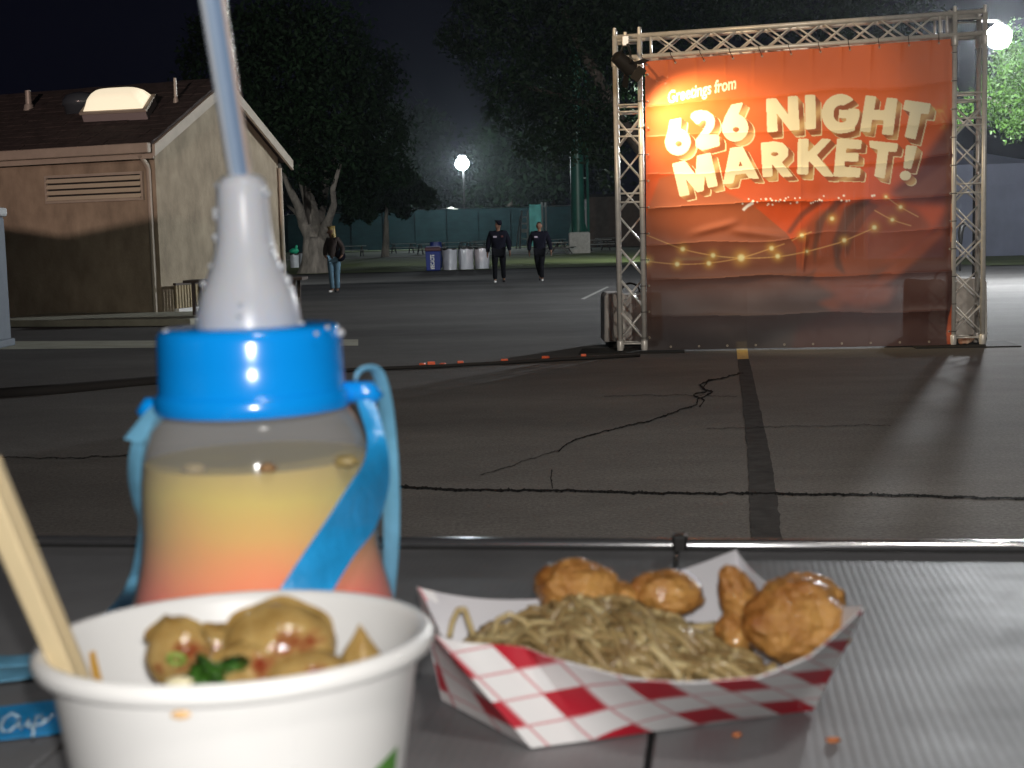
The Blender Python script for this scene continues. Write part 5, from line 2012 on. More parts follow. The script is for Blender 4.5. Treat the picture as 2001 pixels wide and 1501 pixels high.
def lumpy(c, rad, amp, freq, seed, nu=40, nv=24, rotm=None, dents=0.0, taper=0.0):
    m = MB()
    m.ball((0, 0, 0), (1, 1, 1), nu, nv)
    out = []
    r_ = Vector(rad)
    off = Vector((seed * 3.1, seed * 1.7, seed * 0.9))
    for v in m.v:
        d = Vector(v)
        n1 = noise.noise(d * freq + off)
        n2 = noise.noise(d * freq * 2.7 + off * 2)
        n3 = noise.noise(d * freq * 7 + off * 3)
        k = 1 + amp * (n1 + 0.5 * n2 + 0.28 * n3) - dents * max(0, noise.noise(d * 1.5 + off * 5))
        tz = 1 - taper * max(0.0, d.z) if taper else 1.0
        p = Vector((d.x * r_.x * tz, d.y * r_.y * tz, d.z * r_.z)) * k
        if rotm is not None:
            p = rotm @ p
        out.append(tuple(Vector(c) + p))
    m.v = out
    return m


# ------------------------------------------------------------------ bottle
BB = G(533, 1496, T + 0.002)
bot = thing('baby_bottle', BB, 'frosted baby-style drink bottle with blue screw cap, white teat and layered yellow to coral drink', 'drink bottle')
def axp(y):
    return at(471 + (533 - 471) * (y - 340) / (1496 - 340), y, BB.y)
AXD = (axp(400) - axp(1400)).normalized()
QB = AXD.to_track_quat('Z', 'Y').to_matrix()
def prof(lst, off=0.0):
    out = []
    for (y, h) in lst:
        p = axp(y)
        dep = (p - EYE).dot(FWD)
        out.append(((h + off) * dep / F_PX * 0.985, (p - BB).dot(AXD)))
    return out


body_p = [(1496, 225), (1490, 246), (1470, 262), (1420, 273), (1340, 277), (1260, 272), (1187, 259), (1130, 244), (1080, 233), (1026, 227), (980, 227), (930, 225), (880, 219), (850, 213), (828, 204), (812, 195), (800, 185), (792, 178), (776, 176)]
plast = bpy.data.materials.new('frosted_plastic')
plast.use_nodes = True
nt = plast.node_tree
p = nt.nodes["Principled BSDF"]
p.inputs["Base Color"].default_value = (0.62, 0.62, 0.62, 1)
p.inputs["Roughness"].default_value = 0.10
tr_ = node(nt, "ShaderNodeBsdfTransparent")
fr_ = node(nt, "ShaderNodeLayerWeight")
fr_.inputs[0].default_value = 0.35
mr = node(nt, "ShaderNodeMapRange")
mr.inputs[3].default_value, mr.inputs[4].default_value = 0.83, 0.54
nt.links.new(fr_.outputs["Facing"], mr.inputs[0])
mx_ = node(nt, "ShaderNodeMixShader")
nt.links.new(mr.outputs[0], mx_.inputs[0])
nt.links.new(p.outputs[0], mx_.inputs[1])
nt.links.new(tr_.outputs[0], mx_.inputs[2])
nt.links.new(mx_.outputs[0], nt.nodes["Material Output"].inputs[0])
m = MB()
m.lathe(prof(body_p), 64, BB, QB, cap1=False)
m.build('body', plast, bot, smooth=True)

drink = bpy.data.materials.new('layered_drink')
drink.use_nodes = True
nt = drink.node_tree
p = nt.nodes["Principled BSDF"]
tc = node(nt, "ShaderNodeTexCoord")
sx = node(nt, "ShaderNodeSeparateXYZ")
nt.links.new(tc.outputs["Object"], sx.inputs[0])
n_ = node(nt, "ShaderNodeTexNoise")
n_.inputs["Scale"].default_value = 26
n_.inputs["Detail"].default_value = 2
nt.links.new(tc.outputs["Object"], n_.inputs["Vector"])
zt_ = (axp(893) - BB).dot(AXD)
nm_ = node(nt, "ShaderNodeMath", operation='MULTIPLY_ADD')
nm_.inputs[1].default_value = 0.016
nt.links.new(n_.outputs[0], nm_.inputs[0])
nt.links.new(sx.outputs[2], nm_.inputs[2])
mr = node(nt, "ShaderNodeMapRange")
mr.inputs[1].default_value, mr.inputs[2].default_value = 0.015, zt_ + 0.014
nt.links.new(nm_.outputs[0], mr.inputs[0])
rp = node(nt, "ShaderNodeValToRGB")
el = rp.color_ramp.elements
el[0].position, el[0].color = 0.0, (0.95, 0.06, 0.03, 1)
el[1].position, el[1].color = 1.0, (0.42, 0.33, 0.15, 1)
def rgb(r, g, b):
    f = lambda c: (c / 255 / 12.92) if c / 255 <= 0.04045 else ((c / 255 + 0.055) / 1.055) ** 2.4
    return (f(r), f(g), f(b), 1)
for pos, c in ((0.46, rgb(255, 84, 50)), (0.56, rgb(252, 104, 62)), (0.65, rgb(244, 146, 76)), (0.76, rgb(226, 176, 78)), (0.88, rgb(210, 186, 82)), (0.96, rgb(188, 164, 84))):
    e_ = el.new(pos)
    e_.color = c
nt.links.new(mr.outputs[0], rp.inputs[0])
nt.links.new(rp.outputs[0], p.inputs["Base Color"])
p.inputs["Roughness"].default_value = 0.65
p.inputs["Specular IOR Level"].default_value = 0.1
p.inputs["Subsurface Weight"].default_value = 0.25
p.inputs["Subsurface Radius"].default_value = (0.01, 0.006, 0.003)
m = MB()
lp = [q for q in body_p if q[0] > 893] + [(893, 221)]
m.lathe(prof(lp, -5), 64, BB, QB)
m.build('drink', drink, bot, smooth='auto')
# pieces floating near the top
for (x, y, r_, c) in ((380, 916, 15, (.27, .20, .07)), (522, 914, 12, (.27, .15, .06)), (676, 901, 16, (.28, .21, .08))):
    dx = (x - axp(y).x * 0 - 502) / 221
    D_ = BB.y - 0.046 * sqrt(max(0.05, 1 - dx * dx)) + 0.002
    m = MB()
    m = lumpy(at(x, y, D_), (r_ * 1.6 * D_ / F_PX, .004, r_ * .8 * D_ / F_PX), .25, 1.6, x, 18, 10)
    m.build('fruit_piece', mat('fruit', c, .5), bot, smooth=True)

capm = mat('blue_cap_plastic', (0.003, 0.29, 0.86), 0.2, spec=0.5, coat=0.4)
m = MB()
m.lathe(prof([(800, 170), (798, 190), (790, 194), (770, 193), (764, 190), (760, 185), (757, 183), (700, 183), (660, 182), (648, 180), (640, 174), (636, 164), (636, 60)]), 64, BB, QB, cap0=False)
cp_ = m.build('screw_cap', capm, bot, smooth='auto')
for s, (lx, ly) in ((-1, (318, 797)), (1, (697, 766))):
    m = MB()
    c = at(lx, ly, BB.y)
    m.path([c - RGT * s * 0.010, c + RGT * s * 0.006, c + RGT * s * .009 - AXD * .003], [.0045, .0045, .003], 10)
    m.build('strap_lug', capm, bot, smooth=True)
teat = mat('white_silicone', (0.50, 0.515, 0.56), 0.32, sss=0.5, trans=0.0)
m = MB()
m.lathe(prof([(640, 104), (625, 102.5), (610, 101), (590, 97), (565, 90), (545, 80), (520, 69), (495, 61), (468, 56), (440, 53.5), (413, 52), (385, 51), (365, 49.5), (352, 45), (344, 36), (340, 24)]), 48, BB, QB)
m.build('teat', teat, bot, smooth='auto')
# condensation on teat and cap
dropm = mat('water_drop', (0.5, 0.52, 0.55), 0.07, spec=1.0, coat=1.0)
rs = random.Random(5)
dm = MB()
dm.ball((0, 0, 0), 0.0015, 12, 8)
dmesh = None
drops = [(420, 363), (523, 378), (516, 370), (420, 413), (421, 424), (421, 464), (530, 484), (413, 520), (557, 520), (396, 555), (405, 580), (574, 566), (563, 548), (394, 590), (412, 586), (572, 545), (436, 600), (470, 596), (468, 618), (392, 624), (325, 650), (330, 664), (356, 664), (640, 640), (655, 634), (370, 668), (618, 652), (402, 700), (333, 747), (346, 662), (665, 650)]
for (x, y) in drops:
    c = axp(y)
    h = [None]
    tbl = [(340, 24), (352, 45), (385, 51), (468, 56), (520, 69), (565, 90), (610, 101), (636, 104), (637, 176), (648, 181), (760, 183)]
    for (a, b) in zip(tbl[:-1], tbl[1:]):
        if a[0] <= y <= b[0]:
            h = a[1] + (b[1] - a[1]) * (y - a[0]) / max(1e-6, b[0] - a[0])
    xc = 471 + 62 * (y - 340) / 1156
    dx = max(-0.985, min(0.985, (x - xc) / h))
    rr = h * (c - EYE).dot(FWD) / F_PX * .985
    pos = at(xc + dx * h, y, BB.y - rr * sqrt(1 - dx * dx))
    if dmesh is None:
        ob = dm.build('water_drop', dropm, bot, smooth=True, local=True)
        dmesh = ob.data
    else:
        ob = bpy.data.objects.new('water_drop', dmesh)
        COL.objects.link(ob)
        ob.parent = bot
    ob.location = pos - BB
    s_ = rs.uniform(.6, 1.25)
    ob.scale = (s_, s_, s_)

# straw
stp = mat('striped_straw', (0.3, 0.40, 0.54), 0.25, alpha_mix=0.12)
nt = stp.node_tree
p = nt.nodes["Principled BSDF"]
uvn = node(nt, "ShaderNodeAttribute")
uvn.attribute_name = 'stripe'
nt.links.new(uvn.outputs[0], p.inputs["Base Color"])
s0, s1 = at(471, 352, BB.y + 0.0), at(409, -40, BB.y - 0.045)
m = MB()
m.path([s0, s0.lerp(s1, .5), s1], [0.0048, 0.0049, 0.0050], 40, caps=False)
so = m.build('straw', stp, origin=s0, smooth=True)
tag(so, 'pale blue and white striped drinking straw standing in the teat of the bottle', 'straw')
at2 = so.data.color_attributes.new('stripe', 'FLOAT_COLOR', 'POINT')
for i in range(len(so.data.vertices)):
    j = i % 40
    a = j / 40
    k = (j // 4) % 5
    c = [(0.28, 0.38, 0.55), (0.62, 0.67, 0.74), (0.33, 0.43, 0.58), (0.21, 0.30, 0.45), (0.66, 0.52, 0.44)][k]
    at2.data[i].color = (*c, 1)

# blue ribbon strap
ribm = mat('blue_ribbon', (0.018, 0.30, 0.66), 0.30, vary=0.25, vscale=35, bump=0.15, bscale=300, coat=0.2)
ribp = mat('pale_ribbon_back', (0.16, 0.42, 0.62), 0.35, vary=0.25, vscale=40)
rib = thing('ribbon_strap', at(697, 766, BB.y), 'shiny blue ribbon strap looped from the bottle cap down onto the table', 'strap')


def ribbon(L_, R__, mat_, sub=6, th=0.0007):
    """L_, R__: matching world-space edge points; smooth strip with thickness"""
    def cr(P):
        out = []
        n = len(P)
        for i in range(n - 1):
            a, b, c, d = P[max(i - 1, 0)], P[i], P[i + 1], P[min(i + 2, n - 1)]
            for k in range(sub):
                t = k / sub
                out.append(0.5 * ((2 * b) + (c - a) * t + (2 * a - 5 * b + 4 * c - d) * t * t + (3 * b - a - 3 * c + d) * t ** 3))
        out.append(P[-1])
        return out
    A, B = cr([Vector(p) for p in L_]), cr([Vector(p) for p in R__])
    n = len(A)
    K = 5
    vs, fs = [], []
    for side in (0, 1):
        for i in range(n):
            t = A[min(i + 1, n - 1)] - A[max(i - 1, 0)]
            nn = t.cross(B[i] - A[i])
            nn = nn.normalized() if nn.length > 1e-9 else Vector((0, -1, 0))
            for k in range(K):
                s = k / (K - 1)
                vs.append(A[i].lerp(B[i], s) + nn * (th * (0.5 - side) + 0.0007 * sin(pi * s)))
    for side in (0, 1):
        o = side * n * K
        for i in range(n - 1):
            for k in range(K - 1):
                f = (o + i * K + k, o + i * K + k + 1, o + (i + 1) * K + k + 1, o + (i + 1) * K + k)
                fs.append(f if side == 0 else f[::-1])
    o = n * K
    for i in range(n - 1):
        fs.append((i * K, (i + 1) * K, o + (i + 1) * K, o + i * K))
        fs.append((i * K + K - 1, o + i * K + K - 1, o + (i + 1) * K + K - 1, (i + 1) * K + K - 1))
    m = MB()
    m.add(vs, fs)
    return m.build('ribbon', mat_, rib, smooth='auto')


def bsurf(x, y, gap=0.0025):
    """depth of the bottle's front at a pixel"""
    tbl = sorted(body_p)
    h = tbl[0][1]
    for (a, b) in zip(tbl[:-1], tbl[1:]):
        if a[0] <= y <= b[0]:
            h = a[1] + (b[1] - a[1]) * (y - a[0]) / (b[0] - a[0])
    xc = 471 + 62 * (y - 340) / 1156
    c = axp(y)
    k = (c - EYE).dot(FWD) / F_PX
    dx = abs(x - xc)
    return BB.y - k * sqrt(max(0, h * h - dx * dx)) - gap


def px_edge(pts, D=None):
    return [at(x, y, bsurf(x, y) if D is None else (D[i] if hasattr(D, '__len__') else D)) for i, (x, y) in enumerate(pts)]


ribbon(px_edge([(694, 764), (702, 800), (717, 850), (712, 900), (682, 950), (640, 1015), (598, 1075), (548, 1150), (520, 1200)]),
       px_edge([(716, 764), (735, 795), (751, 850), (760, 900), (757, 960), (730, 1035), (692, 1085), (648, 1158), (622, 1210)]), ribm)
d0 = BB.y + 0.004
ribbon(px_edge([(690, 772), (692, 748), (706, 726), (726, 727), (738, 770), (744, 850), (748, 950), (750, 1040), (750, 1110), (744, 1170)], [d0, d0, d0 + .004, d0 + .01, d0 + .014, d0 + .02, d0 + .024, d0 + .03, d0 + .034, d0 + .04]),
       px_edge([(702, 772), (694, 735), (712, 716), (745, 722), (763, 770), (774, 850), (780, 950), (780, 1040), (776, 1110), (770, 1170)], [d0, d0, d0 + .002, d0 + .006, d0 + .01, d0 + .016, d0 + .02, d0 + .026, d0 + .03, d0 + .036]), ribp)
d1 = BB.y - 0.002
ribbon(px_edge([(306, 786), (280, 812), (243, 858)], d1 - .006), px_edge([(334, 802), (302, 838), (276, 868)], d1 - .010), ribp)
TE1, TE2 = G(205, 1197, T + .002), G(244, 1206, T + .002)
ribbon(px_edge([(262, 850), (253, 890), (252, 935), (262, 985), (272, 1015), (268, 1060), (256, 1120), (234, 1165)], [d1, d1 + .004, d1 + .008, d1 + .012, d1 + .016, d1 + .03, d1 + .05, d1 + .075]) + [TE1],
       px_edge([(296, 850), (284, 890), (281, 935), (283, 985), (291, 1015), (290, 1060), (282, 1115), (266, 1165)], [d1 - .002, d1, d1 + .002, d1 + .006, d1 + .012, d1 + .026, d1 + .046, d1 + .07]) + [TE2], ribp)
# its loop lying on the table by the bowl
def tpx(pts, z=0.0015):
    return [G(x, y, T + z) for x, y in pts]
ribbon(tpx([(205, 1197), (130, 1245), (60, 1279), (-60, 1281)]), tpx([(244, 1206), (190, 1262), (80, 1296), (-60, 1306)]), ribp)
ribbon(tpx([(190, 1278), (80, 1300), (-60, 1312)], .003), tpx([(190, 1300), (80, 1322), (-60, 1338)], .003), ribp)
ribbon(tpx([(240, 1352), (100, 1370), (-60, 1390)], .002), tpx([(240, 1418), (100, 1434), (-60, 1452)], .002), ribm)
m = MB()
def script(pts, r=.0007):
    P = [G(x, y, T + .0042) for x, y in pts]
    m.path(P, r, 6)
# cursive brand-like script on the ribbon: "Cup"
script([(36, 1401), (24, 1394), (8, 1404), (1, 1420), (6, 1430), (20, 1428), (34, 1416), (38, 1406), (36, 1418), (42, 1424), (50, 1418), (56, 1404), (54, 1420), (60, 1422), (68, 1412)])
script([(70, 1400), (64, 1438)])
script([(70, 1404), (80, 1398), (86, 1406), (80, 1416), (70, 1416)])
script([(84, 1414), (96, 1404), (104, 1396)])
m.build('lettering', mat('pale_print', (.45, .6, .7), .5), rib, smooth=True)

# ------------------------------------------------------------------ paper bowl
dB = 0.4554
RC_ = EYE + ray(463, 1233) * dB
RR = 0.0626
bw0 = Vector((RC_.x, RC_.y, T))
bowl = thing('paper_bowl', bw0, 'white paper bowl of dumplings in dark broth', 'bowl')
tilt = Matrix.Rotation(radians(-0.4), 3, Vector((0, 1, 0))) @ Matrix.Rotation(radians(-1.8), 3, 'X')
hB = RC_.z - T - 0.003
def brad(z):          # z relative to rim, negative down
    return RR - 0.0033 + 0.145 * z
m = MB()
pr_ = [(brad(-hB), -hB + .0015), (brad(-hB) + .0008, -hB + .001)]
pr_ = [(0.01, -hB + .008), (brad(-hB) - .003, -hB + .008), (brad(-hB) - .002, -hB + .003), (brad(-hB), -hB + .003)] + [(brad(-hB * (1 - k / 6)), -hB * (1 - k / 6)) for k in range(1, 6)] + [(brad(-.008), -.008)]
m.lathe(pr_, 72, RC_, tilt, cap1=False)
m.lathe([(brad(-.008) + .0003, -.0075)] + [(RR - 0.0015 + 0.0027 * cos(a), -0.0035 + 0.0034 * sin(a)) for a in [-2.2, -1.6, -1.0, -.4, .2, .8, 1.4, 2.0, 2.6, 3.1]] + [(brad(-.008) - .001, -.008), (brad(-.02) - .001, -.02), (brad(-.045) - .001, -.045), (0.01, -.046)], 72, RC_, tilt, cap0=False)
bowm = mat('white_paper', (0.68, 0.675, 0.665), 0.42, vary=0.025, vscale=20)
m.build('shell', bowm, bowl, smooth='auto')
# green printed corner on the lower right of the wall
gp_ = MB()
def gpf(u, v):
    a = radians(-62 + 44 * u)
    zt = -0.034 - 0.016 * (1 - u) ** 1.4
    z = zt + (-hB + .003 - zt) * v
    q = Vector((cos(a) * (brad(z) + .0004), sin(a) * (brad(z) + .0004), z))
    return RC_ + tilt @ q
gp_.grid(gpf, 20, 4)
gp_.build('print', mat('green_print', (0.07, 0.22, 0.03), .45), bowl, smooth=True)
# broth, streak of sauce on the inner wall
SOUP = -0.0318
m = MB()
m.lathe([(brad(SOUP) - .0016, 0), (0.0005, 0)], 48, RC_ + tilt @ Vector((0, 0, SOUP)), None, cap0=False, cap1=False)
so_ = m.build('broth', mat('dark_broth', (0.035, 0.014, 0.006), 0.08, coat=.5), origin=RC_ + Vector((0, 0, SOUP)), smooth=True)
tag(so_, 'dark brown broth filling the white paper bowl', 'soup')
m = MB()
def drip(u, v):
    a = radians(159 + 4.2 * u * (0.75 + .35 * sin(v * 4)) - 2.5 * v)
    z = -0.010 + (SOUP + .010) * v
    q = Vector((cos(a) * (brad(z) - .0016), sin(a) * (brad(z) - .0016), z))
    return RC_ + tilt @ q
m.grid(drip, 4, 10)
m.build('sauce_streak', mat('amber_sauce', (0.55, 0.30, 0.05), .3), bowl, smooth=True)
m = MB()
q = RC_ + tilt @ Vector((cos(radians(-95)) * (brad(-.0095) + .0004), sin(radians(-95)) * (brad(-.0095) + .0004), -.0095))
m.ball(q, (.0030, .0005, .0013), 10, 6)
m.build('sauce_spot', mat('sauce_spot', (0.68, 0.42, 0.18), .4), bowl, smooth=True)


def dump_mat():
    m = mat('dumpling_skin', (0.22, 0.125, 0.032), 0.09, col2=(0.42, 0.295, 0.115), vscale=55, bump=0.2, bscale=90, sss=0.25, coat=0.0)
    nt = m.node_tree
    p = nt.nodes["Principled BSDF"]
    lk = [l for l in nt.links if l.to_node == p and l.to_socket.name == 'Base Color'][0]
    src = lk.from_socket
    tc = node(nt, "ShaderNodeTexCoord")
    n = node(nt, "ShaderNodeTexNoise")
    n.inputs["Scale"].default_value = 62
    n.inputs["Detail"].default_value = 4
    nt.links.new(tc.outputs["Object"], n.inputs["Vector"])
    r = node(nt, "ShaderNodeValToRGB")
    r.color_ramp.elements[0].position, r.color_ramp.elements[1].position = 0.56, 0.66
    nt.links.new(n.outputs[0], r.inputs[0])
    mx = node(nt, "ShaderNodeMix", data_type='RGBA')
    nt.links.new(r.outputs[0], mx.inputs[0])
    nt.links.new(src, mx.inputs[6])
    mx.inputs[7].default_value = (0.16, 0.022, 0.008, 1)
    nt.links.new(mx.outputs[2], p.inputs["Base Color"])
    return m


M['dumpling'] = dump_mat()
RO = Matrix.Rotation
def onb(x, y, dz=0.0):
    """point near the middle of the bowl seen at a pixel, at dz below the rim"""
    return G(x, y, RC_.z + dz)


def dumpling(c, w_, d_, h_, seed, label, rz, rx=0.0, fold=True, taper=0.0):
    rm = RO(rz, 3, 'Z') @ RO(rx, 3, 'X')
    t = thing('dumpling', c, label, 'dumpling', 'dumplings in the bowl')
    lumpy(c, (w_, d_, h_), 0.055, 1.1, seed, rotm=rm, dents=.14, taper=taper).build('wrapper', M['dumpling'], t, smooth=True)
    if fold:      # thin pleated flange standing along the top edge
        m = MB()
        def fl_(u, v, sd=0.0):
            a = -0.05 + (pi + .1) * u
            rr = 0.90 + (0.20 + 0.035 * sin(u * 23 + seed)) * v * sin(pi * min(1, max(0, u))) ** .35
            yy = d_ * (0.16 * sin(u * 19 + seed) * v + 0.10 * sin(u * 5 + seed)) + sd
            return tuple(Vector(c) + rm @ Vector((w_ * rr * cos(a), yy, h_ * rr * sin(a))))
        m.grid(lambda u, v: fl_(u, v, -.0006), 48, 4)
        m.grid(lambda u, v: fl_(1 - u, v, .0006), 48, 4)
        m.build('crimp', M['dumpling'], t, smooth=True)
    return t


dumpling(at(545, 1266, RC_.y - .006), .0182, .012, .0146, 3, 'largest glossy dumpling with red chilli spots in the middle of the bowl', .12, -.35)
dumpling(at(500, 1300, RC_.y - .012), .015, .011, .0090, 5, 'low folded dumpling in front of the largest one', .5, .2)
dumpling(at(352, 1280, RC_.y - .004), .0118, .010, .0128, 8, 'dumpling left of the largest one with a green fleck on it', -.4, .15)
dumpling(at(420, 1284, RC_.y + .006), .0125, .010, .0120, 9, 'half hidden dumpling between the left one and the largest one', .3, .3)
dumpling(at(706, 1304, RC_.y - .004), .0088, .009, .0145, 12, 'small pointed piece of dumpling at the right wall of the bowl', .7, .0, fold=False, taper=.85)
dumpling(at(600, 1318, RC_.y - .016), .013, .009, .0075, 13, 'low dumpling half sunk in the broth before the largest one', .2, .3, fold=False)
# coriander, rice bits
her = thing('coriander', onb(425, 1322, -.016), 'dark green coriander leaf floating in front of the dumplings', 'herb')
gm_ = mat('coriander', (0.035, 0.105, 0.012), .4, vary=.4, vscale=120)
gm2 = mat('spring_onion', (0.20, 0.32, 0.06), .4)
rs = random.Random(8)
for k in range(15):
    c = at(425 + rs.uniform(-42, 42), 1314 + rs.uniform(-24, 18), RC_.y - .026 + rs.uniform(-.004, .004))
    rm = RO(rs.uniform(0, 6), 3, 'Z') @ RO(rs.uniform(-.9, .9), 3, 'X')
    m = MB()
    n = 12
    vs = [c] + [c + rm @ Vector((.0042 * (1 + .3 * cos(3 * a)) * cos(a), .0036 * (1 + .3 * cos(3 * a)) * sin(a), .0012 * sin(2 * a))) for a in [2 * pi * i / n for i in range(n)]]
    m.add(vs + [v + Vector((0, 0, -.0005)) for v in vs], [(0, 1 + i, 1 + (i + 1) % n) for i in range(n)] + [(n + 1, n + 2 + (i + 1) % n, n + 2 + i) for i in range(n)] + [(1 + i, n + 2 + i, n + 2 + (i + 1) % n, 1 + (i + 1) % n) for i in range(n)])
    m.build('leaf', gm_, her, smooth=True)
for (x, y, dy, lab) in ((345, 1288, -.0165, 'thin green spring onion ring on the left dumpling'), (472, 1252, -.010, 'spring onion ring stuck between two dumplings')):
    c = at(x, y, RC_.y + dy)
    m = MB()
    m.path([c + RO(.6, 3, 'X') @ Vector((.0026 * cos(a), 0, .0022 * sin(a))) for a in [2 * pi * i / 14 for i in range(15)]], .0008, 6)
    tag(m.build('spring_onion', gm2, origin=c, smooth=True), lab, 'herb')
m = MB()
c = at(352, 1334, RC_.y - .028)
m.ball(c, (.0046, .003, .0020), 12, 8)
tag(m.build('onion_slice', mat('onion', (.62, .56, .36), .35), origin=c, smooth=True), 'pale onion slice floating by the front rim of the bowl', 'onion')

# chopsticks
csm = mat('pale_chopstick_wood', (0.62, 0.50, 0.30), 0.6, vary=0.08, vscale=40, stretch=(1, 1, .1))
for (b0, b1, w0, w1, dB_, lab) in (((138, 1332), (-54, 880), .0068, .0076, 0.0, 'front wooden chopstick leaning out over the left rim of the bowl'), ((160, 1334), (-24, 900), .0055, .0062, 0.006, 'rear wooden chopstick, mostly hidden by the front one')):
    a, b = at(b0[0], b0[1], RC_.y - .010 + dB_), at(b1[0], b1[1], RC_.y - .045 + dB_)
    d_ = (a - b).normalized()
    a = a + d_ * .004
    x_ = d_.cross(Vector((0, 1, 0))).normalized()
    y_ = d_.cross(x_)
    m = MB()
    vs = []
    for (p_, w_) in ((a, w0), (b, w1)):
        for (i, j) in ((-1, -1), (1, -1), (1, 1), (-1, 1)):
            vs.append(p_ + (x_ * i + y_ * j) * w_ / 2)
    m.add(vs, [(0, 1, 2, 3), (7, 6, 5, 4)] + [(i, i + 4, (i + 1) % 4 + 4, (i + 1) % 4) for i in range(4)])
    tag(m.build('chopstick', csm, origin=a, bevel=.0012), lab, 'chopstick', 'pair of chopsticks')

# ------------------------------------------------------------------ checked paper tray
FLb, FRb = G(1038, 1462, T + .001), G(1590, 1388, T + .001)
FLt, FRt = G(850, 1243, T + .052), G(1690, 1188, T + .056)
BLt, BRt = G(814, 1147, T + .052), G(1438, 1074, T + .055)
FMt, BMt = G(1248, 1343, T + .037), G(1110, 1165, T + .046)
bk = (BLt - FLt) * 0.72
BLb, BRb = FLb + (BLt - FLb) * 0.78, FRb + (BRt - FRb) * 0.74
BLb.z = BRb.z = T + .001
tray = thing('food_tray', (FLb + FRb + BLb + BRb) / 4, 'red and white checked paper food tray with noodles and fried pieces', 'food tray')


def chk_mat():
    m = bpy.data.materials.new('red_check_paper')
    m.use_nodes = True
    nt = m.node_tree
    p = nt.nodes["Principled BSDF"]
    uv = node(nt, "ShaderNodeUVMap")
    sep = node(nt, "ShaderNodeSeparateXYZ")
    nt.links.new(uv.outputs[0], sep.inputs[0])
    geo = node(nt, "ShaderNodeNewGeometry")

    def ma(op, a, b=None, c=None):
        n = node(nt, "ShaderNodeMath", operation=op)
        for i, q in enumerate((a, b, c)):
            if q is None:
                continue
            if isinstance(q, (int, float)):
                n.inputs[i].default_value = q
            else:
                nt.links.new(q, n.inputs[i])
        return n.outputs[0]
    U, V_ = sep.outputs[0], sep.outputs[1]
    fu, fv = ma('FRACT', U), ma('FRACT', V_)
    lu = ma('MAXIMUM', ma('LESS_THAN', fu, 0.075), ma('LESS_THAN', fv, 0.085))
    iu, iv = ma('FLOOR', U), ma('FLOOR', V_)
    red = ma('MULTIPLY', ma('LESS_THAN', ma('FLOORED_MODULO', iu, 2.0), 0.5), ma('LESS_THAN', ma('FLOORED_MODULO', iv, 2.0), 0.5))
    c1 = node(nt, "ShaderNodeMix", data_type='RGBA')
    c1.inputs[6].default_value = (0.82, 0.81, 0.81, 1)
    c1.inputs[7].default_value = (0.66, 0.30, 0.32, 1)
    nt.links.new(lu, c1.inputs[0])
    c2 = node(nt, "ShaderNodeMix", data_type='RGBA')
    nt.links.new(c1.outputs[2], c2.inputs[6])
    c2.inputs[7].default_value = (0.50, 0.012, 0.030, 1)
    nt.links.new(red, c2.inputs[0])
    c3 = node(nt, "ShaderNodeMix", data_type='RGBA')
    att = node(nt, "ShaderNodeAttribute")
    att.attribute_name = 'inside'
    nt.links.new(att.outputs["Fac"], c3.inputs[0])
    nt.links.new(c2.outputs[2], c3.inputs[6])
    c3.inputs[7].default_value = (0.64, 0.63, 0.66, 1)
    nt.links.new(c3.outputs[2], p.inputs["Base Color"])
    p.inputs["Roughness"].default_value = 0.45
    return m


M['check'] = chk_mat()


def qb(a, c, b, t):
    """quadratic through a, c (at the middle), b"""
    k = c * 2 - (a + b) / 2
    return a * (1 - t) ** 2 + k * 2 * t * (1 - t) + b * t * t


def panel(bot_, top_, inward, name, uvf, nu=24, nv=6, th=0.0007):
    vs, fs, ins, uvs = [], [], [], []
    for side in (0, 1):
        for j in range(nv + 1):
            for i in range(nu + 1):
                u, v = i / nu, j / nv
                pt_ = bot_(u).lerp(top_(u), v)
                u2 = u + .02 if u < .9 else u - .02
                nn = (bot_(u2).lerp(top_(u2), v) - pt_).cross(top_(u) - bot_(u)).normalized()
                if nn.dot(ctr_ + UPZ * .03 - pt_) < 0:
                    nn = -nn
                vs.append(pt_ + nn * (th * side))
                ins.append(side)
                uvs.append(uvf(u, v))
    n = (nu + 1) * (nv + 1)
    for side in (0, 1):
        for j in range(nv):
            for i in range(nu):
                f = (side * n + j * (nu + 1) + i, side * n + j * (nu + 1) + i + 1, side * n + (j + 1) * (nu + 1) + i + 1, side * n + (j + 1) * (nu + 1) + i)
                fs.append(f if side == 0 else f[::-1])
    e = nv * (nu + 1)
    for i in range(nu):
        fs.append((e + i, e + i + 1, n + e + i + 1, n + e + i))
    m = MB()
    m.add(vs, fs)
    o = m.build(name, M['check'], tray, smooth='auto')
    me = o.data
    l = me.uv_layers.new(name='UVMap')
    for lp_ in me.loops:
        l.data[lp_.index].uv = uvs[lp_.vertex_index]
    a = me.attributes.new('inside', 'FLOAT', 'POINT')
    for i, q in enumerate(ins):
        a.data[i].value = q
    return o


def uvw(x, y):
    # lattice turned against the fold lines
    return (x * 0.062 * 0 + (x * cos(.52) + y * sin(.52)), (-x * sin(.62) + y * cos(.62)))


FRIM = [(850, 1243), (903, 1256), (982, 1260), (1015, 1262), (1068, 1284), (1200, 1320), (1260, 1331), (1352, 1336), (1486, 1325), (1590, 1281), (1690, 1188)]


def frim(u):
    """front rim of the tray, left to right"""
    x = 850 + 840 * min(1.0, max(0.0, u))
    for (a, b) in zip(FRIM[:-1], FRIM[1:]):
        if a[0] <= x <= b[0] + 1e-6:
            y = a[1] + (b[1] - a[1]) * (x - a[0]) / (b[0] - a[0])
            break
    z = T + .052 + .004 * u - .015 * sin(pi * min(1.0, max(0.0, u)))
    return G(x, y, z)


def left_uv(u, v):
    q = front_uv(0, v)
    return (q[0] - 1.9 * (1 - u), q[1] - .35 * (1 - u))


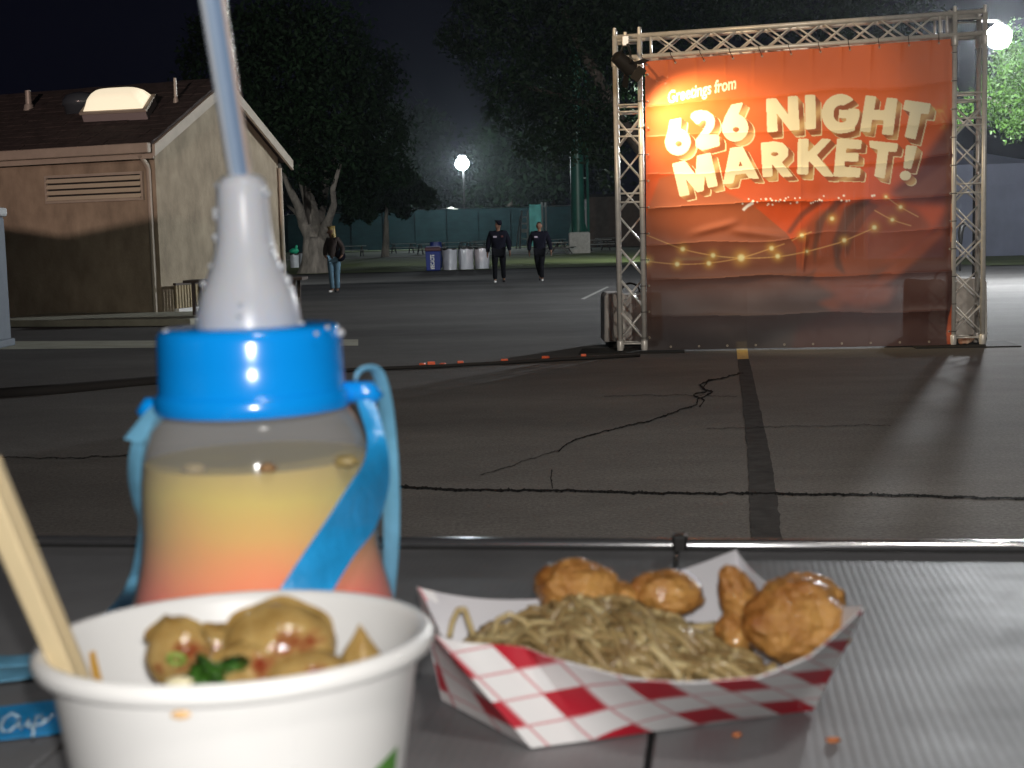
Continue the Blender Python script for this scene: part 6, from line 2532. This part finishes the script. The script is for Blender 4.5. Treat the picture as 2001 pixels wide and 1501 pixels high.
def front_uv(u, v):
    p = FLb.lerp(FRb, u).lerp(frim(u), v) - EYE
    x = 1000.5 + F_PX * p.dot(RGT) / p.dot(FWD)
    y = 750.5 - F_PX * p.dot(UPV) / p.dot(FWD)
    dx, dy = x - 1122, y - 1371
    k = min(1.0, max(0.0, (x - 1150) / 250))
    dy = dy * (1 + 1.1 * k) + 12 * k
    return (dx * .01047 - dy * .0108 + .5, dx * .0033 + dy * .01764 + .5)


ctr_ = (FLb + FRb + BLb + BRb) / 4
inw = lambda a, b: ((ctr_ - (a + b) / 2) * Vector((1, 1, 0)).length).normalized()
FLc = FLb.lerp(FLt, 1.0)
panel(lambda u: FLb.lerp(FRb, u), lambda u: frim(u), Vector((0, 1, 0)), 'front_panel', front_uv)
panel(lambda u: BLb.lerp(BRb, u), lambda u: qb(BLt, BMt, BRt, u), Vector((0, -1, 0)), 'back_panel', lambda u, v: (u * 5 + v, -u * 2.5 + v * 2))
panel(lambda u: BLb.lerp(FLb, .985 * u), lambda u: qb(BLt, BLt.lerp(FLt, .5) + Vector((0.004, 0, -.006)), BLt.lerp(FLt, .985), u), Vector((1, 0, 0)), 'end_panel', left_uv, nu=12)
panel(lambda u: FRb.lerp(BRb, .03 + .97 * u), lambda u: qb(FRt.lerp(BRt, .02), FRt.lerp(BRt, .62) + Vector((0.002, 0, -.012)), BRt, u), Vector((-1, 0, 0)), 'end_panel', lambda u, v: (u * 2.4 + v, -u * 1.2 + v * 2), nu=12)
m = MB()
cc_ = (FLb + FRb + BLb + BRb) / 4
FLb, FRb, BRb, BLb = (q.lerp(cc_, .03) for q in (FLb, FRb, BRb, BLb))
m.add([FLb, FRb, BRb, BLb, FLb + UPZ * .0008, FRb + UPZ * .0008, BRb + UPZ * .0008, BLb + UPZ * .0008], [(3, 2, 1, 0), (4, 5, 6, 7)])
m.build('base', bowm, tray)

# ------------------------------------------------------------------ noodles
nod = thing('noodles', ctr_ + UPZ * .004, 'heap of brown fried noodles filling the front of the checked tray', 'noodles')
nmat = mat('noodle', (0.19, 0.115, 0.045), 0.36, col2=(0.44, 0.33, 0.15), vscale=60, coat=0.0, sss=.15)
nmat2 = mat('noodle_pale', (0.36, 0.26, 0.11), 0.32, col2=(0.62, 0.51, 0.28), vscale=50, coat=0.04, sss=.15)


def tray_pt(s, t):
    """point inside the tray: s along, t from the front rim to the back rim, at rim height"""
    f = frim(s)
    b = qb(BLt, BMt, BRt, s)
    top_ = f.lerp(b, t)
    bot_ = FLb.lerp(FRb, s).lerp(BLb.lerp(BRb, s), t)
    k = min(1.0, max(0.0, (heap(s, t) - T) / (top_.z - T)))
    return bot_.lerp(top_, k * .96)


def heap(s, t):
    c = exp_ = math.exp(-((s - .47) / .30) ** 2 - ((t - .46) / .42) ** 2)
    lo = math.exp(-((s - .1) / .18) ** 2)
    return T + 0.022 + 0.032 * c + .004 * lo + 0.004 * noise.noise(Vector((s * 9, t * 6, 1)))


m = MB()
m.grid(lambda u, v: (lambda p, s, t: (p.x, p.y, heap(s, t) - .003))(tray_pt(.05 + .82 * u, .07 + .80 * v), .05 + .82 * u, .07 + .80 * v), 40, 24)
core = m.build('noodle_mass', nmat, nod, smooth=True)
core['kind'] = 'stuff'
rs = random.Random(17)
loose = MB()
for k in range(190):
    s, t = rs.uniform(.07, .84), rs.uniform(.05, .82)
    ang = rs.gauss(-.75, .55) if k % 3 else rs.uniform(0, pi)
    ln = rs.uniform(.03, .075)
    P = []
    curv = rs.gauss(0, 9)
    lift0 = rs.uniform(-.001, .0035)
    nseg = 16
    x = 0
    for i in range(nseg):
        s2 = s + x * cos(ang) / .165
        t2 = t + x * sin(ang) / .105
        if s2 < .04 or s2 > .88 or t2 < .05 or t2 > .90:
            break
        p = tray_pt(s2, t2)
        z = heap(s2, t2) + lift0 + .0022 * sin(i * .7 + k)
        P.append(Vector((p.x, p.y, z)))
        ang += curv * ln / nseg + rs.gauss(0, .08)
        x += ln / nseg
        s, t, x = s2, t2, ln / nseg
    if len(P) < 6:
        continue
    r_ = rs.uniform(.0014, .0022)
    mm = MB() if k < 130 else loose
    mm.path(P, r_, 6)
    if k < 130:
        mm.build('noodle', nmat2 if k % 2 else nmat, nod, smooth=True)
lo_ = loose.build('noodle_strands', nmat, nod, smooth=True)
lo_['kind'] = 'stuff'
# the loop of noodle standing up at the left end
for pts in ([(878, 1245), (884, 1215), (895, 1192), (908, 1190), (916, 1215), (926, 1245)], [(965, 1240), (972, 1212), (995, 1200), (1022, 1212), (1034, 1226)]):
    m = MB()
    P = [at(x, y, tray_pt(.1, .35).y) for x, y in pts]
    m.path([a.lerp(b, k / 4) for a, b in zip(P[:-1], P[1:]) for k in range(4)] + [P[-1]], .0014, 8)
    m.build('noodle', nmat2, nod, smooth=True)

# ------------------------------------------------------------------ fried pieces
def fry_mat():
    m = mat('fried_crust', (0.27, 0.075, 0.010), 0.36, col2=(0.66, 0.36, 0.10), vscale=34, bump=0.6, bscale=190, coat=0.25, sss=.12, detail=8)
    return m


M['fry'] = fry_mat()


def fried(x, y, D, rad, seed, label, rot=0.0, amp=.13, freq=1.9):
    c = at(x, y, D)
    rm = RO(rot, 3, Vector((0, 1, 0)))
    m = lumpy(c, rad, amp, freq, seed, 64, 40, rm)
    o = m.build('fried_piece', M['fry'], origin=c, smooth=True)
    return tag(o, label, 'fried snack', 'fried pieces in the checked tray')


yB = tray_pt(.35, .85).y
fried(1130, 1152, yB - .012, (.0205, .017, .0140), 2, 'smooth golden fried piece at the left, behind the noodles', .12, .10)
fried(1215, 1168, yB - .010, (.0085, .010, .0075), 21, 'small reddish fried lump joining the two rear pieces', .3)
fried(1302, 1158, yB - .006, (.0175, .015, .0105), 4, 'flat oval fried piece second from the left, behind the noodles', .15, .12)
yR = tray_pt(.83, .45).y
fried(1556, 1216, yR - .004, (.0240, .020, .0195), 6, 'largest bumpy fried piece at the right end of the tray', .1, .13, 2.2)
fried(1448, 1180, yR + .012, (.0095, .010, .0185), 7, 'slim upright fried piece between the white flap and the largest one', -.35, .16, 2.2)
fried(1585, 1160, yR + .016, (.0165, .012, .0090), 9, 'low fried piece behind the largest one by the right flap', .25, .18, 2.4)
fried(1432, 1250, yR + .002, (.008, .010, .013), 10, 'dark narrow fried piece in front of the upright one', -.2, .15)

# crumbs on the table
for (x, y, r_, lab) in ((1628, 1446, .0032, 'orange crumb on the table right of the checked tray'), (1440, 1436, .0022, 'tiny crumb on the table just in front of the tray')):
    c = G(x, y, T + .0012)
    m = lumpy(c, (r_, r_ * .7, .0012), .3, 2.5, 3, 12, 8)
    tag(m.build('crumb', mat('crumb', (.5, .16, .05), .6), origin=c, smooth=True), lab, 'crumb')

# ------------------------------------------------------------------ night haze, also standing in for lens glare round the lamps
hz_ = MB()
hz_.box((0, 170, 11.45), (530, 480, 25.1))
hm = bpy.data.materials.new('night_haze_and_glare')
hm.use_nodes = True
nt = hm.node_tree
nt.nodes.remove(nt.nodes["Principled BSDF"])
pv_ = node(nt, "ShaderNodeVolumePrincipled")
pv_.inputs["Color"].default_value = (0.85, 0.92, 1.0, 1)
pv_.inputs["Density"].default_value = 0.00026
pv_.inputs["Anisotropy"].default_value = 0.78
nt.links.new(pv_.outputs[0], nt.nodes["Material Output"].inputs["Volume"])
tag(hz_.build('haze', hm, origin=(0, 170, -1.1)), 'thin night haze, also standing in for lens glare round the lamps', kind='stuff')
